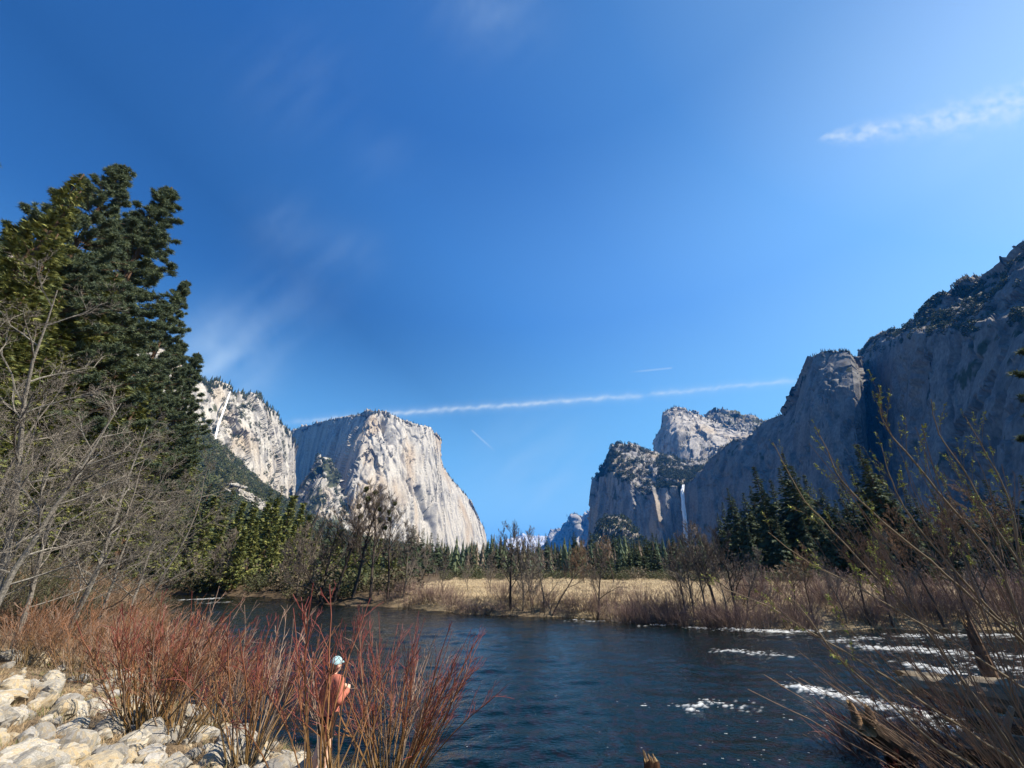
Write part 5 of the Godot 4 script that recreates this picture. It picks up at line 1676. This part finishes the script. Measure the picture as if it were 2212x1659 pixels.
	for k in 9000:
		var x := rv(-16, 2)
		var z := rv(-17, -3)
		if z < shore_y(near_shore, x) + 0.3:
			continue
		var s3 := rv(0.6, 1.5)
		xfs.append(Transform3D(Basis(Vector3.UP, rv(0, TAU)).scaled(Vector3.ONE * s3), Vector3(x, gh(x, z) - 0.01, z)))
		cols.append(shade(Color(0.30, 0.22, 0.13) if k % 9 else Color(0.10, 0.14, 0.04), 0.35))
	many("bank_litter", tuft.mesh(M.leaf), xfs, cols, "dry grass and leaf litter between the boulders of the left bank", "grass")
	# --- stump and driftwood
	rng.seed = 407
	var r := ray(1408, 1648) * 4.6
	var top := EYE + r
	var st := thing("broken_stump", "jagged weathered brown stump tip standing on the near bank before open water", "stump")
	var gy := gh(top.x, top.z)
	part(st, "trunk", log_mesh(PackedVector3Array([Vector3(0.03, -0.3, 0), Vector3(0.01, (top.y - gy) * 0.5, 0), Vector3(0, top.y - gy, 0)]), 0.15, 0.085, Color(0.16, 0.085, 0.05), 61, 0.10))
	for k in 5:
		var acc := Acc.new()
		var ang2 := TAU * k / 5.0
		var b2 := Vector3(cos(ang2) * 0.055, top.y - gy - 0.1, sin(ang2) * 0.055)
		acc.tube(PackedVector3Array([b2, b2 + Vector3(-0.01, 0.1, 0), b2 + Vector3(-0.035, rv(0.16, 0.24), rv(-0.01, 0.01))]), 0.035, 0.006, 5, Color(0.20, 0.11, 0.065), Color(0.40, 0.28, 0.16))
		part(st, "splinter", acc.mesh(M.wood))
	st.position = Vector3(top.x, gy, top.z)
	# big bleached log on the right
	var drift := Color(0.42, 0.36, 0.27)
	var l0 := at(1955, 1474, 19.0)
	l0.y = 0.55
	var l1 := at(2110, 1492, 19.0)
	l1.y = 0.55
	var l2 := at(2330, 1520, 18.5)
	l2.y = 0.6
	var lg := thing("driftwood_log", "long bleached driftwood log with an upright broken branch, stranded in the rapids", "log")
	part(lg, "trunk", log_mesh(PackedVector3Array([l2, l1, l0]), 0.46, 0.30, drift, 62, 0.3))
	var q0 := l1 + Vector3(0.55, 0.1, 0)
	part(lg, "broken_branch", log_mesh(PackedVector3Array([q0, q0 + Vector3(0.0, 0.8, 0), q0 + Vector3(-0.08, 1.5, 0.05)]), 0.19, 0.11, Color(0.20, 0.13, 0.09), 63, 0.35))
	var lg2 := thing("driftwood_log", "second driftwood log lying across the rapids behind the willow stems", "log")
	var m0 := at(2080, 1560, 14.5)
	m0.y = 0.3
	var m1 := at(2320, 1565, 13.5)
	m1.y = 0.5
	part(lg2, "trunk", log_mesh(PackedVector3Array([m1, m0.lerp(m1, 0.5) + Vector3(0, 0.08, 0), m0]), 0.36, 0.24, Color(0.28, 0.21, 0.14), 64, 0.3))
	var acc3 := Acc.new()
	acc3.tube(PackedVector3Array([m0.lerp(m1, 0.4), m0.lerp(m1, 0.45) + Vector3(-0.3, 0.5, 0.2), m0.lerp(m1, 0.5) + Vector3(-0.2, 0.9, 0.3)]), 0.09, 0.04, 7, Color(0.25, 0.19, 0.13), Color(0.35, 0.28, 0.2), true)
	part(lg2, "side_branch", acc3.mesh(M.wood))
	var lg3 := thing("driftwood_log", "dark two pronged drift stump rising from the shallows below the rapids", "log")
	var s0 := on_ground(2010, 1700)
	var s1 := EYE + ray(1868, 1566) * 8.0
	part(lg3, "trunk", log_mesh(PackedVector3Array([s0 - Vector3(0, 0.2, 0), s0.lerp(s1, 0.55) + Vector3(0, 0.15, 0), s1]), 0.30, 0.20, Color(0.10, 0.07, 0.05), 65, 0.2))
	for k in 2:
		var e0 := s1 + Vector3(-0.15 + 0.30 * k, -0.05, 0.0)
		part(lg3, "broken_prong", log_mesh(PackedVector3Array([e0, e0 + Vector3(0.02, 0.22, 0), e0 + Vector3(-0.05 + 0.04 * k, 0.42 - 0.08 * k, 0.02)]), 0.11, 0.045, Color(0.34, 0.22, 0.13), 66 + k, 0.1))

func build_right_willow() -> void:
	rng.seed = 505
	var canes := []
	for k in 6:
		canes.append(cane(640 + k, Color(0.13, 0.105, 0.07), Color(0.20, 0.12, 0.065), 8, 0.06, 4))
	var bare := []
	for k in 5:
		bare.append(cane(660 + k, Color(0.13, 0.10, 0.07), Color(0.21, 0.12, 0.075), 6, 0.06, 0))
	rng.seed = 506
	var o := thing("willow_shrub", "large leaning willow with budding yellow green twigs above the driftwood", "shrub")
	# traced main stems: (px, py, depth along the lens axis)
	var traced := [
		[[2330, 1800, 4.4], [2180, 1610, 4.6], [2083, 1477, 4.8], [1999, 1360, 5.0], [1936, 1291, 5.1], [1862, 1218, 5.2], [1781, 1126, 5.3], [1731, 1072, 5.3], [1689, 992, 5.4], [1668, 955, 5.4]],
		[[2330, 1720, 4.6], [2290, 1560, 4.7], [2212, 1370, 4.9], [2156, 1218, 5.0], [2040, 1079, 5.1], [1963, 983, 5.2], [1921, 933, 5.3], [1903, 890, 5.3], [1898, 832, 5.3]],
		[[2340, 1760, 4.2], [2290, 1560, 4.3], [2200, 1480, 4.4], [2080, 1400, 4.6], [1960, 1330, 4.7], [1840, 1262, 4.8], [1740, 1210, 4.9], [1660, 1150, 5.0]],
		[[2360, 1800, 4.0], [2230, 1690, 4.1], [2120, 1600, 4.2], [2000, 1520, 4.3], [1880, 1440, 4.5], [1760, 1370, 4.6], [1640, 1300, 4.8], [1530, 1262, 4.9]],
		[[2340, 1700, 4.8], [2230, 1420, 5.0], [2150, 1330, 5.1], [2060, 1230, 5.2], [1990, 1150, 5.3], [1945, 1080, 5.4], [1920, 1020, 5.4], [1905, 960, 5.5]],
		[[2350, 1600, 5.0], [2290, 1380, 5.2], [2215, 1240, 5.3], [2140, 1120, 5.4], [2085, 1020, 5.5], [2030, 940, 5.6], [2010, 860, 5.6]],
		[[2330, 1500, 5.2], [2240, 1300, 5.4], [2200, 1180, 5.5], [2180, 1080, 5.6], [2130, 980, 5.7], [2085, 900, 5.7]],
		[[2300, 1800, 3.9], [2150, 1700, 4.0], [2010, 1600, 4.1], [1900, 1500, 4.3], [1810, 1420, 4.4], [1750, 1340, 4.5], [1700, 1280, 4.6]],
		[[2360, 1650, 4.5], [2260, 1460, 4.6], [2140, 1330, 4.7], [2020, 1220, 4.8], [1900, 1120, 4.9], [1820, 1040, 5.0], [1790, 980, 5.0], [1770, 940, 5.0]],
	]
	var bark := Color(0.11, 0.092, 0.065)
	for tr in traced:
		var pts := PackedVector3Array()
		for q in tr:
			pts.append(EYE + ray(q[0], q[1]) * q[2])
		var g := pts[0]
		pts[0] = Vector3(g.x, gh(g.x, g.z) - 0.1, g.z)
		var fine := PackedVector3Array()
		for k in 26:
			var f := k / 25.0 * (pts.size() - 1)
			var i := mini(int(f), pts.size() - 2)
			fine.append(pts[i].cubic_interpolate(pts[i + 1], pts[maxi(i - 1, 0)], pts[mini(i + 2, pts.size() - 1)], f - i) + rdir() * 0.008)
		var acc := Acc.new()
		acc.tube(fine, 0.020, 0.0035, 6, bark, Color(0.20, 0.15, 0.09))
		part(o, "stem", acc.mesh(M.twig))
		for k in 14:
			var t := rv(0.35, 0.98)
			var d := (heading(fine, t) + rdir() * 0.55 + Vector3(0, 0.35, 0)).normalized()
			var ln := rv(0.35, 1.0) * (1.35 - t)
			var x := d.cross(Vector3(0, 0, 1)).normalized()
			var c := part(o, "branch", canes[rng.randi() % 6] if t > 0.55 else bare[rng.randi() % 5])
			c.transform = Transform3D(Basis(x * ln, d * ln, x.cross(d).normalized() * ln), along(fine, t))
	# further stems rising from the same foot
	for k in 88:
		var foot := EYE + ray(rv(2250, 2420), rv(1640, 1820)) * rv(3.6, 5.4)
		foot.y = gh(foot.x, foot.z) - 0.1
		var tip := EYE + ray(rv(1700, 2330), rv(900, 1420)) * rv(4.4, 6.2)
		if rng.randf() < 0.3:
			tip = EYE + ray(rv(1600, 2000), rv(1250, 1520)) * rv(3.8, 4.8)
		var mid := foot.lerp(tip, 0.5) + Vector3(rv(-0.2, 0.2), rv(0.0, 0.35), rv(-0.2, 0.2))
		var fine := PackedVector3Array()
		for j in 16:
			var t2 := j / 15.0
			fine.append(foot.lerp(mid, t2).lerp(mid.lerp(tip, t2), t2) + rdir() * 0.012)
		var acc2 := Acc.new()
		acc2.tube(fine, rv(0.006, 0.012), 0.0028, 4, shade(bark * 0.85, 0.35), shade(Color(0.16, 0.10, 0.065), 0.35))
		part(o, "stem", acc2.mesh(M.twig))
		for j in 7:
			var t3 := rv(0.4, 0.98)
			var d2 := (heading(fine, t3) + rdir() * 0.5 + Vector3(0, 0.25, 0)).normalized()
			var ln2 := rv(0.35, 0.9) * (1.3 - t3)
			var x2 := d2.cross(Vector3(0, 0, 1)).normalized()
			var c2 := part(o, "branch", canes[rng.randi() % 6] if tip.y > 4.6 and t3 > 0.6 else bare[rng.randi() % 5])
			c2.transform = Transform3D(Basis(x2 * ln2, d2 * ln2, x2.cross(d2).normalized() * ln2), along(fine, t3))

func build_rapids() -> void:
	rng.seed = 606
	# white water: crests of foam flecks, thickest where the current breaks over stones
	var acc := Acc.new()
	for k in 14:
		var d := rdir()
		acc.tri(d * 0.5 * Vector3(1, 0.35, 0.6), (d + rdir() * 0.9).normalized() * 0.5 * Vector3(1, 0.35, 0.6), (d + rdir() * 0.9).normalized() * 0.5 * Vector3(1, 0.35, 0.6), Color.WHITE)
	var fm := acc.mesh(M.foam)
	# (px0, py0, px1, py1, half width in metres, count)
	var crests := [[1570, 1358, 1700, 1366, 0.30, 260], [1700, 1366, 1790, 1364, 0.25, 120], [1490, 1356, 1560, 1362, 0.14, 70], [1400, 1352, 1460, 1350, 0.12, 50], [1230, 1340, 1360, 1344, 0.10, 70], [1560, 1405, 1690, 1418, 0.22, 120], [1480, 1533, 1520, 1519, 0.10, 70], [1500, 1524, 1600, 1524, 0.25, 30],
		[1870, 1400, 2040, 1408, 0.45, 330], [2030, 1408, 2200, 1418, 0.5, 180], [1800, 1385, 1900, 1378, 0.3, 110], [1950, 1375, 2212, 1372, 0.3, 200], [1985, 1440, 2090, 1462, 0.4, 260], [2080, 1440, 2212, 1450, 0.6, 120], [1735, 1488, 1880, 1520, 0.35, 330], [1880, 1520, 2000, 1545, 0.4, 240], [1985, 1560, 2080, 1590, 0.35, 160], [1340, 1530, 1400, 1525, 0.3, 14], [1640, 1560, 1760, 1570, 0.4, 12], [1560, 1620, 1680, 1600, 0.4, 14], [380, 1297, 470, 1293, 0.4, 60], [430, 1304, 500, 1300, 0.4, 24]]
	var xfs := []
	var cols := []
	for q in crests:
		for k in int(q[5] * 0.7):
			var t := rng.randf()
			var r := rayh(lerpf(q[0], q[2], t), lerpf(q[1], q[3], t))
			var d := EYE.y / -r.y
			var p := EYE + r * d + Vector3(rng.randfn() * 0.25, 0, rng.randfn() * q[4])
			if n_patch.get_noise_2d(p.x * 2.4, p.z * 5.0) < -0.08:
				continue
			var s := rv(0.03, 0.11) * (1.0 if rng.randf() < 0.85 else 1.7) * clampf(d / 26.0, 0.3, 1.3)
			xfs.append(Transform3D(Basis(Vector3.UP, rv(-0.5, 0.5)).scaled(Vector3(s * rv(1.0, 2.4), s * rv(0.4, 0.9), s)), Vector3(p.x, 0.03 + rng.randf() * 0.07, p.z)))
			cols.append(shade(Color(0.52, 0.54, 0.56), 0.15))
	for k in 500:
		var px := rv(700, 2212)
		var py := rv(1345, 1659)
		if rng.randf() > lerpf(0.25, 1.0, smoothstep(1100, 1800, px)):
			continue
		var r2 := rayh(px, py)
		var d2 := EYE.y / -r2.y
		var p2 := EYE + r2 * d2
		if n_patch.get_noise_2d(p2.x * 1.2, p2.z * 2.2) < 0.05:
			continue
		var s2 := rv(0.012, 0.05)
		xfs.append(Transform3D(Basis(Vector3.UP, rv(-0.4, 0.4)).scaled(Vector3(s2 * rv(1.0, 2.5), s2 * 0.5, s2)), Vector3(p2.x, 0.03, p2.z)))
		cols.append(shade(Color(0.5, 0.52, 0.54), 0.2))
	many("white_water", fm, xfs, cols, "white foam of the rapids on the dark river", "foam")
